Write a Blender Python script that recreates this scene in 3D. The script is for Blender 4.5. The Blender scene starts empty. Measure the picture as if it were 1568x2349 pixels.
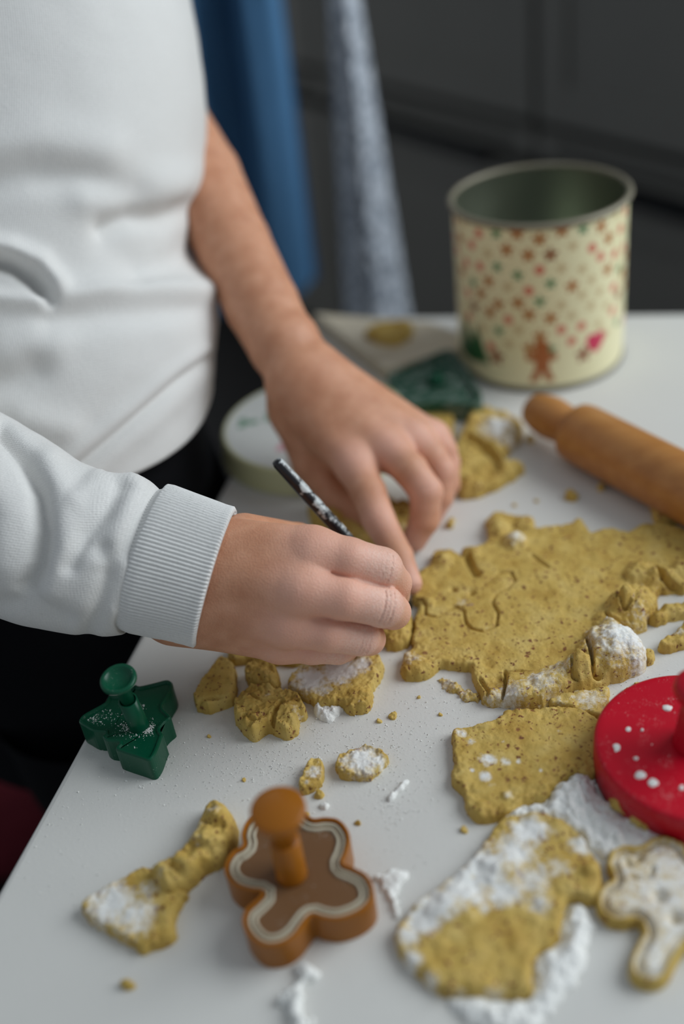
import bpy, bmesh, math, random
import numpy as np
from mathutils import Vector, Matrix

# ------------------------------------------------------------------ camera, light, exposure
scene = bpy.context.scene
col = scene.collection
TOP = 0.75                       # table top height
H = 0.36                         # camera height above the table
FPX = 2400.0
PITCH, ROLL = math.radians(35.0), math.radians(-8.0)
CAM = np.array([0.0, 0.0, TOP + H])
_F = np.array([0, math.cos(PITCH), -math.sin(PITCH)])
_U0 = np.array([0, math.sin(PITCH), math.cos(PITCH)])
_R0 = np.array([1.0, 0, 0])
_R = _R0 * math.cos(ROLL) + _U0 * math.sin(ROLL)
_U = -_R0 * math.sin(ROLL) + _U0 * math.cos(ROLL)

cam_data = bpy.data.cameras.new('camera')
cam = bpy.data.objects.new('camera', cam_data)
col.objects.link(cam)
cam.matrix_world = Matrix(((_R[0], _U[0], -_F[0], CAM[0]), (_R[1], _U[1], -_F[1], CAM[1]),
                           (_R[2], _U[2], -_F[2], CAM[2]), (0, 0, 0, 1)))
cam_data.sensor_fit = 'VERTICAL'
cam_data.sensor_height = 36.0
cam_data.sensor_width = 36.0
cam_data.lens = FPX / 2349.0 * 36.0
cam_data.clip_start = 0.02
cam_data.dof.use_dof = True
cam_data.dof.focus_distance = 0.482
cam_data.dof.aperture_fstop = 2.25
scene.camera = cam

world = bpy.data.worlds.new('world')
scene.world = world
world.use_nodes = True
wb = world.node_tree.nodes['Background']
wb.inputs[0].default_value = (0.82, 0.91, 1.0, 1)
wb.inputs[1].default_value = 0.40

def area(name, loc, target, sx, sy, power, color):
    l = bpy.data.lights.new(name, 'AREA')
    l.shape = 'RECTANGLE'; l.size = sx; l.size_y = sy; l.energy = power; l.color = color
    o = bpy.data.objects.new(name, l); col.objects.link(o)
    o.location = loc
    o.rotation_euler = (Vector(target) - Vector(loc)).to_track_quat('-Z', 'Y').to_euler()
    return o
WINX = 1.50
area('window_daylight', (WINX - 0.03, 0.55, 1.85), (WINX - 1.03, 0.55, 1.45), 1.5, 1.2, 42, (0.90, 0.96, 1.0))

vs = scene.view_settings
vs.view_transform = 'Standard'; vs.look = 'None'; vs.gamma = 1.0; vs.use_curve_mapping = False
vs.exposure = -0.32

# ------------------------------------------------------------------ helpers
def A(*v): return np.array(v, float)
def ray(px, py): return _R * ((px - 784.0) / FPX) - _U * ((py - 1174.5) / FPX) + _F
def P(px, py, d): return CAM + d * ray(px, py)
def T(px, py, h=0.0):
    r = ray(px, py); return CAM + r * ((h - H) / r[2])
def tdepth(px, py, h=0.0): return (h - H) / ray(px, py)[2]
def project(V):
    Q = V - CAM; z = Q @ _F
    return 784 + FPX * (Q @ _R) / z, 1174.5 - FPX * (Q @ _U) / z, z

def srgb(r, g, b, a=1.0):
    f = lambda c: (c / 255 / 12.92) if c / 255 <= 0.04045 else ((c / 255 + 0.055) / 1.055) ** 2.4
    return (f(r), f(g), f(b), a)

def hash3(ix, iy, iz, seed):
    n = (ix * 73856093) ^ (iy * 19349663) ^ (iz * 83492791) ^ (seed * 2654435761)
    n &= 0x7fffffff
    n = (n ^ (n >> 13)) * 1274126177 & 0x7fffffff
    n = (n ^ (n >> 16)) & 0xffff
    return n / 65535.0
def vnoise(p, seed=0):
    """value noise in -1..1, p is N x 3"""
    i = np.floor(p).astype(np.int64); f = p - i
    f = f * f * f * (f * (f * 6 - 15) + 10)
    r = 0
    for dx in (0, 1):
        wx = f[:, 0] if dx else 1 - f[:, 0]
        for dy in (0, 1):
            wy = f[:, 1] if dy else 1 - f[:, 1]
            for dz in (0, 1):
                wz = f[:, 2] if dz else 1 - f[:, 2]
                r = r + wx * wy * wz * hash3(i[:, 0] + dx, i[:, 1] + dy, i[:, 2] + dz, seed)
    return r * 2 - 1
def fbm(p, octaves=4, seed=0, gain=0.5):
    r = 0; a = 1.0; s = 0
    for o in range(octaves):
        r = r + a * vnoise(p * (2.03 ** o) + 17.3 * o, seed + o); s += a; a *= gain
    return r / s

def segdist(pts, poly, closed=False):
    """min distance of N x D points to a polyline"""
    n = len(poly); best = np.full(len(pts), 1e9)
    for i in range(n if closed else n - 1):
        a = poly[i]; b = poly[(i + 1) % n]; ab = b - a
        t = np.clip(((pts - a) @ ab) / max(ab @ ab, 1e-12), 0, 1)
        d = np.linalg.norm(pts - a - t[:, None] * ab, axis=1)
        best = np.minimum(best, d)
    return best
def inside(pts, poly):
    c = np.zeros(len(pts), bool); n = len(poly)
    for i in range(n):
        x0, y0 = poly[i][:2]; x1, y1 = poly[(i + 1) % n][:2]
        if y0 == y1: continue
        m = ((y0 > pts[:, 1]) != (y1 > pts[:, 1])) & (pts[:, 0] < (x1 - x0) * (pts[:, 1] - y0) / (y1 - y0) + x0)
        c ^= m
    return c
def smooth_poly(poly, n=4):
    """closed Catmull-Rom resampling"""
    out = []; m = len(poly)
    for i in range(m):
        p0, p1, p2, p3 = (A(*poly[(i + k) % m]) for k in (-1, 0, 1, 2))
        for k in range(n):
            t = k / n
            out.append(0.5 * (2 * p1 + (p2 - p0) * t + (2 * p0 - 5 * p1 + 4 * p2 - p3) * t * t + (3 * p1 - p0 - 3 * p2 + p3) * t ** 3))
    return out

def mkobj(name, verts, faces, mat, parent=None, smooth=True, origin=None, attrs=None, colors=None):
    verts = np.asarray(verts, float).reshape(-1, 3)
    if origin is None:
        origin = A((verts[:, 0].min() + verts[:, 0].max()) / 2, (verts[:, 1].min() + verts[:, 1].max()) / 2, verts[:, 2].min())
    origin = np.asarray(origin, float)
    po = A(*parent['_o']) if parent is not None else A(0, 0, 0)
    me = bpy.data.meshes.new(name)
    if isinstance(faces, np.ndarray):
        nf, k = faces.shape
        me.vertices.add(len(verts)); me.vertices.foreach_set('co', (verts - origin).ravel())
        me.loops.add(nf * k); me.loops.foreach_set('vertex_index', faces.astype(np.int32).ravel())
        me.polygons.add(nf); me.polygons.foreach_set('loop_start', np.arange(0, nf * k, k, dtype=np.int32))
        me.update(calc_edges=True); me.validate()
    else:
        me.from_pydata([tuple(v) for v in (verts - origin)], [], faces)
    if smooth: me.polygons.foreach_set('use_smooth', [True] * len(me.polygons))
    for k, v in (attrs or {}).items():
        a = me.attributes.new(k, 'FLOAT', 'POINT'); a.data.foreach_set('value', np.asarray(v, np.float32))
    for k, v in (colors or {}).items():
        a = me.attributes.new(k, 'FLOAT_COLOR', 'POINT'); a.data.foreach_set('color', np.asarray(v, np.float32).ravel())
    me.materials.append(mat)
    o = bpy.data.objects.new(name, me); col.objects.link(o)
    o.location = origin - po
    o['_o'] = tuple(origin)
    if parent is not None: o.parent = parent
    return o
def thing(name, loc, label, cat, group=None):
    o = bpy.data.objects.new(name, None); col.objects.link(o)
    o.empty_display_size = 0.02
    o.location = loc; o['_o'] = tuple(float(v) for v in loc)
    return tag(o, label, cat, group)
def tag(o, label=None, cat=None, group=None, kind=None):
    if label: o['label'] = label
    if cat: o['category'] = cat
    if group: o['group'] = group
    if kind: o['kind'] = kind
    return o

def box_vf(lo, hi):
    x0, y0, z0 = lo; x1, y1, z1 = hi
    v = [(x0, y0, z0), (x1, y0, z0), (x1, y1, z0), (x0, y1, z0), (x0, y0, z1), (x1, y0, z1), (x1, y1, z1), (x0, y1, z1)]
    return v, [(0, 3, 2, 1), (4, 5, 6, 7), (0, 1, 5, 4), (1, 2, 6, 5), (2, 3, 7, 6), (3, 0, 4, 7)]
def bevel(o, w, seg=3):
    m = o.modifiers.new('bevel', 'BEVEL'); m.width = w; m.segments = seg; m.limit_method = 'ANGLE'
    return o
def frame_box(name, o, ex, ey, ez, lo, hi, mat, parent=None, bev=0.002):
    """box in a local frame given by origin and unit axes"""
    v, f = box_vf(lo, hi)
    v = [o + ex * a + ey * b + ez * c for a, b, c in v]
    ob = mkobj(name, v, f, mat, parent, smooth=False)
    if bev: bevel(ob, bev, 2)
    return ob
def prism_vf(poly, z0, z1):
    n = len(poly)
    v = [(p[0], p[1], z0) for p in poly] + [(p[0], p[1], z1) for p in poly]
    f = [tuple(range(n - 1, -1, -1)), tuple(range(n, 2 * n))] + [(i, (i + 1) % n, n + (i + 1) % n, n + i) for i in range(n)]
    return v, f
def ccw(poly):
    a = sum(poly[i][0] * poly[(i + 1) % len(poly)][1] - poly[(i + 1) % len(poly)][0] * poly[i][1] for i in range(len(poly)))
    return poly if a > 0 else poly[::-1]
def lathe_vf(profile, base, axis=A(0, 0, 1), n=48):
    """profile: (r, h) list from the bottom to the top; closed with caps where r = 0"""
    axis = axis / np.linalg.norm(axis)
    t = A(1, 0, 0) if abs(axis[0]) < 0.8 else A(0, 1, 0)
    e1 = np.cross(axis, t); e1 /= np.linalg.norm(e1); e2 = np.cross(axis, e1)
    v = []; f = []
    ang = np.linspace(0, 2 * math.pi, n, endpoint=False)
    for r, h in profile:
        for a in ang: v.append(base + axis * h + (e1 * math.cos(a) + e2 * math.sin(a)) * max(r, 1e-5))
    for k in range(len(profile) - 1):
        for i in range(n):
            j = (i + 1) % n
            f.append((k * n + i, k * n + j, (k + 1) * n + j, (k + 1) * n + i))
    return v, f
def offset_poly(poly, d):
    """inward offset of a CCW polygon by averaged normals"""
    n = len(poly); out = []
    for i in range(n):
        p0, p1, p2 = (A(*poly[(i + k) % n][:2]) for k in (-1, 0, 1))
        t = p2 - p0; t /= np.linalg.norm(t) + 1e-12
        out.append(p1 + A(-t[1], t[0]) * d)
    return out

# ------------------------------------------------------------------ materials
def newmat(name):
    m = bpy.data.materials.new(name); m.use_nodes = True
    return m, m.node_tree.nodes, m.node_tree.links, m.node_tree.nodes['Principled BSDF']
def plain(name, rgb, rough=0.5, spec=0.5, noise=0.0, scale=60, bump=0.0, bscale=400, metal=0.0, coat=0.0):
    m, N, L, b = newmat(name)
    b.inputs['Roughness'].default_value = rough; b.inputs['Specular IOR Level'].default_value = spec
    b.inputs['Metallic'].default_value = metal; b.inputs['Coat Weight'].default_value = coat
    tc = N.new('ShaderNodeTexCoord')
    nz = N.new('ShaderNodeTexNoise'); nz.inputs['Scale'].default_value = scale; nz.inputs['Detail'].default_value = 5
    L.new(tc.outputs['Object'], nz.inputs['Vector'])
    mx = N.new('ShaderNodeMixRGB'); mx.blend_type = 'MULTIPLY'; mx.inputs[0].default_value = noise
    mx.inputs[1].default_value = rgb
    L.new(nz.outputs['Fac'], mx.inputs[2]); L.new(mx.outputs[0], b.inputs['Base Color'])
    if bump:
        n2 = N.new('ShaderNodeTexNoise'); n2.inputs['Scale'].default_value = bscale; n2.inputs['Detail'].default_value = 3
        L.new(tc.outputs['Object'], n2.inputs['Vector'])
        bp = N.new('ShaderNodeBump'); bp.inputs['Strength'].default_value = bump; bp.inputs['Distance'].default_value = 0.001
        L.new(n2.outputs['Fac'], bp.inputs['Height']); L.new(bp.outputs[0], b.inputs['Normal'])
    return m

def ramp(N, stops):
    r = N.new('ShaderNodeValToRGB'); e = r.color_ramp.elements
    e[0].position, e[0].color = stops[0][0], stops[0][1]
    e[1].position, e[1].color = stops[-1][0], stops[-1][1]
    for p, c in stops[1:-1]:
        x = e.new(p); x.color = c
    return r
def mat_dough():
    m, N, L, b = newmat('dough')
    b.inputs['Roughness'].default_value = 0.62; b.inputs['Specular IOR Level'].default_value = 0.35
    g = N.new('ShaderNodeNewGeometry')
    def noise(sc, det=4, r=0.55):
        n = N.new('ShaderNodeTexNoise'); n.inputs['Scale'].default_value = sc; n.inputs['Detail'].default_value = det
        n.inputs['Roughness'].default_value = r; L.new(g.outputs['Position'], n.inputs['Vector']); return n
    base = ramp(N, [(0.30, DOUGH[0]), (0.5, DOUGH[1]), (0.72, DOUGH[2])])
    L.new(noise(70).outputs['Fac'], base.inputs[0])
    cur = base.outputs[0]
    for sc, thr, c in ((330, 0.17, srgb(112, 60, 34)), (210, 0.13, srgb(132, 80, 46)), (560, 0.15, srgb(124, 70, 36))):
        v = N.new('ShaderNodeTexVoronoi'); v.inputs['Scale'].default_value = sc; v.inputs['Randomness'].default_value = 1.0
        wp = N.new('ShaderNodeMixRGB'); wp.inputs[0].default_value = 0.0055
        L.new(g.outputs['Position'], wp.inputs[1]); L.new(noise(380, 3).outputs['Color'], wp.inputs[2])
        L.new(wp.outputs[0], v.inputs['Vector'])
        pick = N.new('ShaderNodeSeparateColor'); L.new(v.outputs['Color'], pick.inputs[0])
        mr = N.new('ShaderNodeMapRange'); mr.inputs[1].default_value = 0.0; mr.inputs[2].default_value = 1.0
        mr.inputs[3].default_value = -0.15; mr.inputs[4].default_value = thr * 2.6
        L.new(pick.outputs[0], mr.inputs[0])
        lt = N.new('ShaderNodeMath'); lt.operation = 'SUBTRACT'
        L.new(mr.outputs[0], lt.inputs[0]); L.new(v.outputs['Distance'], lt.inputs[1])
        mu = N.new('ShaderNodeMath'); mu.operation = 'MULTIPLY'; mu.use_clamp = True; mu.inputs[1].default_value = 6.0
        L.new(lt.outputs[0], mu.inputs[0])
        mm = N.new('ShaderNodeMath'); mm.operation = 'MULTIPLY'; mm.inputs[1].default_value = 0.95
        L.new(mu.outputs[0], mm.inputs[0])
        mx = N.new('ShaderNodeMixRGB'); L.new(mm.outputs[0], mx.inputs[0]); L.new(cur, mx.inputs[1]); mx.inputs[2].default_value = c
        cur = mx.outputs[0]
    # flour dusting from the per-vertex mask, broken up by noise
    at = N.new('ShaderNodeAttribute'); at.attribute_name = 'flour'
    n1 = noise(420, 5, 0.7)
    ad = N.new('ShaderNodeMath'); ad.operation = 'ADD'; L.new(at.outputs['Fac'], ad.inputs[0]); L.new(n1.outputs['Fac'], ad.inputs[1])
    fr = N.new('ShaderNodeMapRange'); fr.inputs[1].default_value = 0.78; fr.inputs[2].default_value = 1.18
    L.new(ad.outputs[0], fr.inputs[0])
    mx = N.new('ShaderNodeMixRGB'); L.new(fr.outputs[0], mx.inputs[0]); L.new(cur, mx.inputs[1]); mx.inputs[2].default_value = FLOUR
    L.new(mx.outputs[0], b.inputs['Base Color'])
    bp = N.new('ShaderNodeBump'); bp.inputs['Strength'].default_value = 0.45; bp.inputs['Distance'].default_value = 0.0012
    L.new(noise(650, 5, 0.65).outputs['Fac'], bp.inputs['Height']); L.new(bp.outputs[0], b.inputs['Normal'])
    return m
DOUGH = (srgb(180, 145, 66), srgb(198, 167, 86), srgb(208, 181, 106))
FLOUR = srgb(236, 236, 232)
M = {}
M['dough'] = mat_dough()
M['flour'] = plain('flour', srgb(242, 242, 238), 1.0, 0.05, 0.06, 300, 0.5, 1400)
M['table'] = plain('white_table', srgb(214, 213, 208), 0.5, 0.4, 0.05, 25, 0.12, 700)
M['table_leg'] = plain('table_leg', srgb(150, 146, 140), 0.5)

def mat_skin():
    m, N, L, b = newmat('skin')
    b.inputs['Roughness'].default_value = 0.52; b.inputs['Specular IOR Level'].default_value = 0.38
    g = N.new('ShaderNodeNewGeometry')
    n = N.new('ShaderNodeTexNoise'); n.inputs['Scale'].default_value = 95; n.inputs['Detail'].default_value = 5
    L.new(g.outputs['Position'], n.inputs['Vector'])
    r = ramp(N, [(0.3, srgb(192, 134, 102)), (0.55, srgb(204, 148, 116)), (0.75, srgb(213, 158, 128))])
    L.new(n.outputs['Fac'], r.inputs[0])
    at = N.new('ShaderNodeAttribute'); at.attribute_name = 'red'
    mx = N.new('ShaderNodeMixRGB'); L.new(at.outputs['Fac'], mx.inputs[0]); L.new(r.outputs[0], mx.inputs[1])
    mx.inputs[2].default_value = srgb(238, 186, 168)  # pale pink: skin redness, plus light on the fingers put into the colour
    at2 = N.new('ShaderNodeAttribute'); at2.attribute_name = 'dust'
    n2 = N.new('ShaderNodeTexNoise'); n2.inputs['Scale'].default_value = 900; n2.inputs['Detail'].default_value = 4
    L.new(g.outputs['Position'], n2.inputs['Vector'])
    ad = N.new('ShaderNodeMath'); ad.operation = 'MULTIPLY'; L.new(at2.outputs['Fac'], ad.inputs[0]); L.new(n2.outputs['Fac'], ad.inputs[1])
    mr = N.new('ShaderNodeMapRange'); mr.inputs[1].default_value = 0.15; mr.inputs[2].default_value = 0.7; mr.inputs[4].default_value = 0.5
    L.new(ad.outputs[0], mr.inputs[0])
    m2 = N.new('ShaderNodeMixRGB'); L.new(mr.outputs[0], m2.inputs[0]); L.new(mx.outputs[0], m2.inputs[1]); m2.inputs[2].default_value = srgb(240, 220, 208)
    L.new(m2.outputs[0], b.inputs['Base Color'])
    b.inputs['Subsurface Weight'].default_value = 0.25
    b.inputs['Subsurface Radius'].default_value = (1.0, 0.35, 0.2); b.inputs['Subsurface Scale'].default_value = 0.004
    v = N.new('ShaderNodeTexVoronoi'); v.inputs['Scale'].default_value = 1100; L.new(g.outputs['Position'], v.inputs['Vector'])
    bp = N.new('ShaderNodeBump'); bp.inputs['Strength'].default_value = 0.3; bp.inputs['Distance'].default_value = 0.0006
    L.new(v.outputs['Distance'], bp.inputs['Height']); L.new(bp.outputs[0], b.inputs['Normal'])
    return m
M['skin'] = mat_skin()
M['nail'] = plain('fingernail', srgb(226, 176, 164), 0.35, 0.5)

def mat_knit(name, rgb, line=1.0):
    m, N, L, b = newmat(name)
    b.inputs['Roughness'].default_value = 0.92; b.inputs['Specular IOR Level'].default_value = 0.12
    b.inputs['Sheen Weight'].default_value = 0.25; b.inputs['Sheen Roughness'].default_value = 0.5
    g = N.new('ShaderNodeNewGeometry')
    at = N.new('ShaderNodeAttribute'); at.attribute_name = 'knit'           # running length round the garment, metres
    at2 = N.new('ShaderNodeAttribute'); at2.attribute_name = 'course'
    def wave(src, period):
        mu = N.new('ShaderNodeMath'); mu.operation = 'MULTIPLY'; mu.inputs[1].default_value = 2 * math.pi / period; L.new(src, mu.inputs[0])
        s = N.new('ShaderNodeMath'); s.operation = 'SINE'; L.new(mu.outputs[0], s.inputs[0]); return s.outputs[0]
    n = N.new('ShaderNodeTexNoise'); n.inputs['Scale'].default_value = 900; n.inputs['Detail'].default_value = 4
    L.new(g.outputs['Position'], n.inputs['Vector'])
    w1 = wave(at.outputs['Fac'], 0.00115); w2 = wave(at2.outputs['Fac'], 0.0010)
    a1 = N.new('ShaderNodeMath'); a1.operation = 'MULTIPLY_ADD'; a1.inputs[1].default_value = 0.16 * line; L.new(w1, a1.inputs[0]); L.new(n.outputs['Fac'], a1.inputs[2])
    a2 = N.new('ShaderNodeMath'); a2.operation = 'MULTIPLY_ADD'; a2.inputs[1].default_value = 0.07 * line; L.new(w2, a2.inputs[0]); L.new(a1.outputs[0], a2.inputs[2])
    bp = N.new('ShaderNodeBump'); bp.inputs['Strength'].default_value = 0.55; bp.inputs['Distance'].default_value = 0.0006
    L.new(a2.outputs[0], bp.inputs['Height']); L.new(bp.outputs[0], b.inputs['Normal'])
    mr = N.new('ShaderNodeMapRange'); mr.inputs[1].default_value = 0.2; mr.inputs[2].default_value = 0.8; mr.inputs[3].default_value = 0.90; mr.inputs[4].default_value = 1.0
    L.new(a2.outputs[0], mr.inputs[0])
    mx = N.new('ShaderNodeMixRGB'); mx.blend_type = 'MULTIPLY'; mx.inputs[0].default_value = 1.0; mx.inputs[1].default_value = rgb
    L.new(mr.outputs[0], mx.inputs[2]); L.new(mx.outputs[0], b.inputs['Base Color'])
    return m
M['sweatshirt'] = mat_knit('white_sweatshirt', srgb(226, 225, 222))
M['black'] = plain('black_trousers', srgb(16, 17, 20), 0.9, 0.1, 0.3, 200, 0.4, 900)
M['brush'] = plain('black_brush_handle', srgb(22, 22, 26), 0.3, 0.5)
M['floor'] = plain('dark_floor', srgb(38, 34, 33), 0.5, 0.4, 0.4, 12)
M['cabinet'] = plain('dark_grey_cabinet', srgb(120, 117, 110), 0.55, 0.35, 0.12, 9)
M['cabgap'] = plain('cabinet_shadow_gap', srgb(16, 16, 16), 0.8, 0.2)
M['handle'] = plain('black_handle', srgb(12, 12, 13), 0.4)
M['wall'] = plain('grey_wall', srgb(120, 120, 118), 0.9, 0.2)
M['blue'] = plain('blue_curtain', srgb(84, 128, 168), 0.9, 0.1, 0.2, 30, 0.3, 500)
M['boucle'] = plain('white_boucle', srgb(176, 184, 196), 0.95, 0.1, 0.3, 120, 1.0, 160)
def mat_boucle():
    m, N, L, b = newmat('white_boucle_cloth'); b.inputs['Roughness'].default_value = 0.95; b.inputs['Specular IOR Level'].default_value = 0.1
    g = N.new('ShaderNodeNewGeometry'); n = N.new('ShaderNodeTexNoise'); n.inputs['Scale'].default_value = 105; n.inputs['Detail'].default_value = 3
    L.new(g.outputs['Position'], n.inputs['Vector'])
    r = ramp(N, [(0.38, srgb(112, 120, 132)), (0.55, srgb(190, 197, 206)), (0.68, srgb(214, 219, 226))]); L.new(n.outputs['Fac'], r.inputs[0]); L.new(r.outputs[0], b.inputs['Base Color'])
    return m
M['boucle'] = mat_boucle()
M['maroon'] = plain('maroon_cloth', srgb(96, 34, 42), 0.9, 0.1, 0.3, 60)
M['steel'] = plain('brushed_steel', srgb(120, 122, 124), 0.4, metal=1.0)

def mat_wood(name, c0, c1, c2, axis='X', rough=0.5, sc=18):
    m, N, L, b = newmat(name); b.inputs['Roughness'].default_value = rough
    tc = N.new('ShaderNodeTexCoord'); mp = N.new('ShaderNodeMapping'); mp.inputs['Scale'].default_value = (1, 8, 8)
    L.new(tc.outputs['Object'], mp.inputs['Vector'])
    n = N.new('ShaderNodeTexNoise'); n.inputs['Scale'].default_value = sc; n.inputs['Detail'].default_value = 6; n.inputs['Distortion'].default_value = 0.4
    L.new(mp.outputs[0], n.inputs['Vector'])
    r = ramp(N, [(0.3, c0), (0.5, c1), (0.7, c2)]); L.new(n.outputs['Fac'], r.inputs[0]); L.new(r.outputs[0], b.inputs['Base Color'])
    return m
M['pin'] = mat_wood('beech_wood', srgb(164, 108, 52), srgb(173, 117, 59), srgb(181, 126, 67), rough=0.42)
M['board'] = mat_wood('pale_board', srgb(196, 184, 160), srgb(208, 198, 176), srgb(214, 205, 186))

def mat_plastic(name, rgb, rough, dustamt, trans=0.0, sss=0.0):
    m, N, L, b = newmat(name)
    b.inputs['Roughness'].default_value = rough; b.inputs['Specular IOR Level'].default_value = 0.5
    b.inputs['Transmission Weight'].default_value = trans; b.inputs['IOR'].default_value = 1.35
    if sss:
        b.inputs['Subsurface Weight'].default_value = sss; b.inputs['Subsurface Radius'].default_value = (1, 0.5, 0.2); b.inputs['Subsurface Scale'].default_value = 0.004
    g = N.new('ShaderNodeNewGeometry')
    at = N.new('ShaderNodeAttribute'); at.attribute_name = 'flour'
    n1 = N.new('ShaderNodeTexNoise'); n1.inputs['Scale'].default_value = 1500; n1.inputs['Detail'].default_value = 3; n1.inputs['Roughness'].default_value = 0.7
    L.new(g.outputs['Position'], n1.inputs['Vector'])
    n2 = N.new('ShaderNodeTexNoise'); n2.inputs['Scale'].default_value = 130; n2.inputs['Detail'].default_value = 2
    L.new(g.outputs['Position'], n2.inputs['Vector'])
    s = N.new('ShaderNodeMath'); s.operation = 'MULTIPLY_ADD'; s.inputs[1].default_value = 0.45; L.new(n2.outputs['Fac'], s.inputs[0]); L.new(n1.outputs['Fac'], s.inputs[2])
    s2 = N.new('ShaderNodeMath'); s2.operation = 'MULTIPLY_ADD'; s2.inputs[1].default_value = 0.5; L.new(at.outputs['Fac'], s2.inputs[0]); L.new(s.outputs[0], s2.inputs[2])
    mr = N.new('ShaderNodeMapRange'); mr.inputs[1].default_value = 0.93 - dustamt; mr.inputs[2].default_value = 1.10 - dustamt; mr.inputs[4].default_value = 0.85
    L.new(s2.outputs[0], mr.inputs[0])
    mx = N.new('ShaderNodeMixRGB'); L.new(mr.outputs[0], mx.inputs[0]); mx.inputs[1].default_value = rgb; mx.inputs[2].default_value = srgb(215, 220, 215)
    L.new(mx.outputs[0], b.inputs['Base Color'])
    if trans:
        iv = N.new('ShaderNodeMath'); iv.operation = 'SUBTRACT'; iv.inputs[0].default_value = 1.0; L.new(mr.outputs[0], iv.inputs[1])
        t = N.new('ShaderNodeMath'); t.operation = 'MULTIPLY'; t.inputs[1].default_value = trans; L.new(iv.outputs[0], t.inputs[0])
        L.new(t.outputs[0], b.inputs['Transmission Weight'])
    return m
M['green'] = mat_plastic('green_plastic', srgb(6, 76, 52), 0.28, 0.0)
M['red'] = mat_plastic('red_plastic', srgb(188, 4, 34), 0.4, 0.06)
M['orange'] = mat_plastic('amber_plastic', srgb(176, 108, 26), 0.3, -0.06, 0.3, 0.2)
M['orange_in'] = mat_plastic('amber_plastic_inner', srgb(112, 80, 52), 0.4, 0.03)
M['cream_line'] = plain('floury_ridge', srgb(188, 180, 158), 0.7)

def mat_attr(name, attr, rough, metal=0.0):
    m, N, L, b = newmat(name)
    at = N.new('ShaderNodeAttribute'); at.attribute_name = attr
    L.new(at.outputs['Color'], b.inputs['Base Color']); b.inputs['Roughness'].default_value = rough; b.inputs['Metallic'].default_value = metal
    return m
M['print'] = mat_attr('printed_tin', 'print', 0.35)
M['tin_in'] = plain('bare_tin_inside', srgb(128, 134, 116), 0.4, metal=0.85)
M['tin_rim'] = plain('tin_rim', srgb(128, 122, 104), 0.5, metal=0.3)

# ------------------------------------------------------------------ the setting
def xy(p): return A(p[0], p[1])
corner = T(727, 728); lower = T(0, 2035); right_back = T(1568, 718)
el = xy(lower) - xy(corner); el /= np.linalg.norm(el)
eb = xy(right_back) - xy(corner); eb /= np.linalg.norm(eb)
c0 = xy(corner); c1 = c0 + el * 1.15; c2 = c1 + eb * 0.66; c3 = c0 + eb * 0.66
EDGE_P = c0; EDGE_N = A(el[1], -el[0])            # normal of the left edge; made to point into the table
if (xy(T(1000, 1400)) - c0) @ EDGE_N < 0: EDGE_N = -EDGE_N

table = thing('table', (float(np.mean([c0[0], c2[0]])), float(np.mean([c0[1], c2[1]])), 0), 'white laminate kitchen table dusted with flour, dough scraps all over it', 'table')
v, f = prism_vf(ccw([tuple(c0), tuple(c1), tuple(c2), tuple(c3)]), TOP - 0.028, TOP)
bevel(mkobj('tabletop', v, f, M['table'], table, smooth=False), 0.0035, 3)
for c, d in ((c0, el + eb), (c1, -el + eb), (c2, -el - eb), (c3, el - eb)):
    q = c + d * 0.07
    v, f = lathe_vf([(0, 0), (0.018, 0), (0.018, 0.01), (0.026, TOP - 0.03), (0, TOP - 0.03)], A(q[0], q[1], 0), n=24)
    mkobj('leg', v, f, M['table_leg'], table)

v, f = box_vf((-2.2, -1.2, -0.05), (2.2, 3.4, 0.0))
tag(mkobj('floor', v, f, M['floor'], smooth=False), kind='structure')

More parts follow.
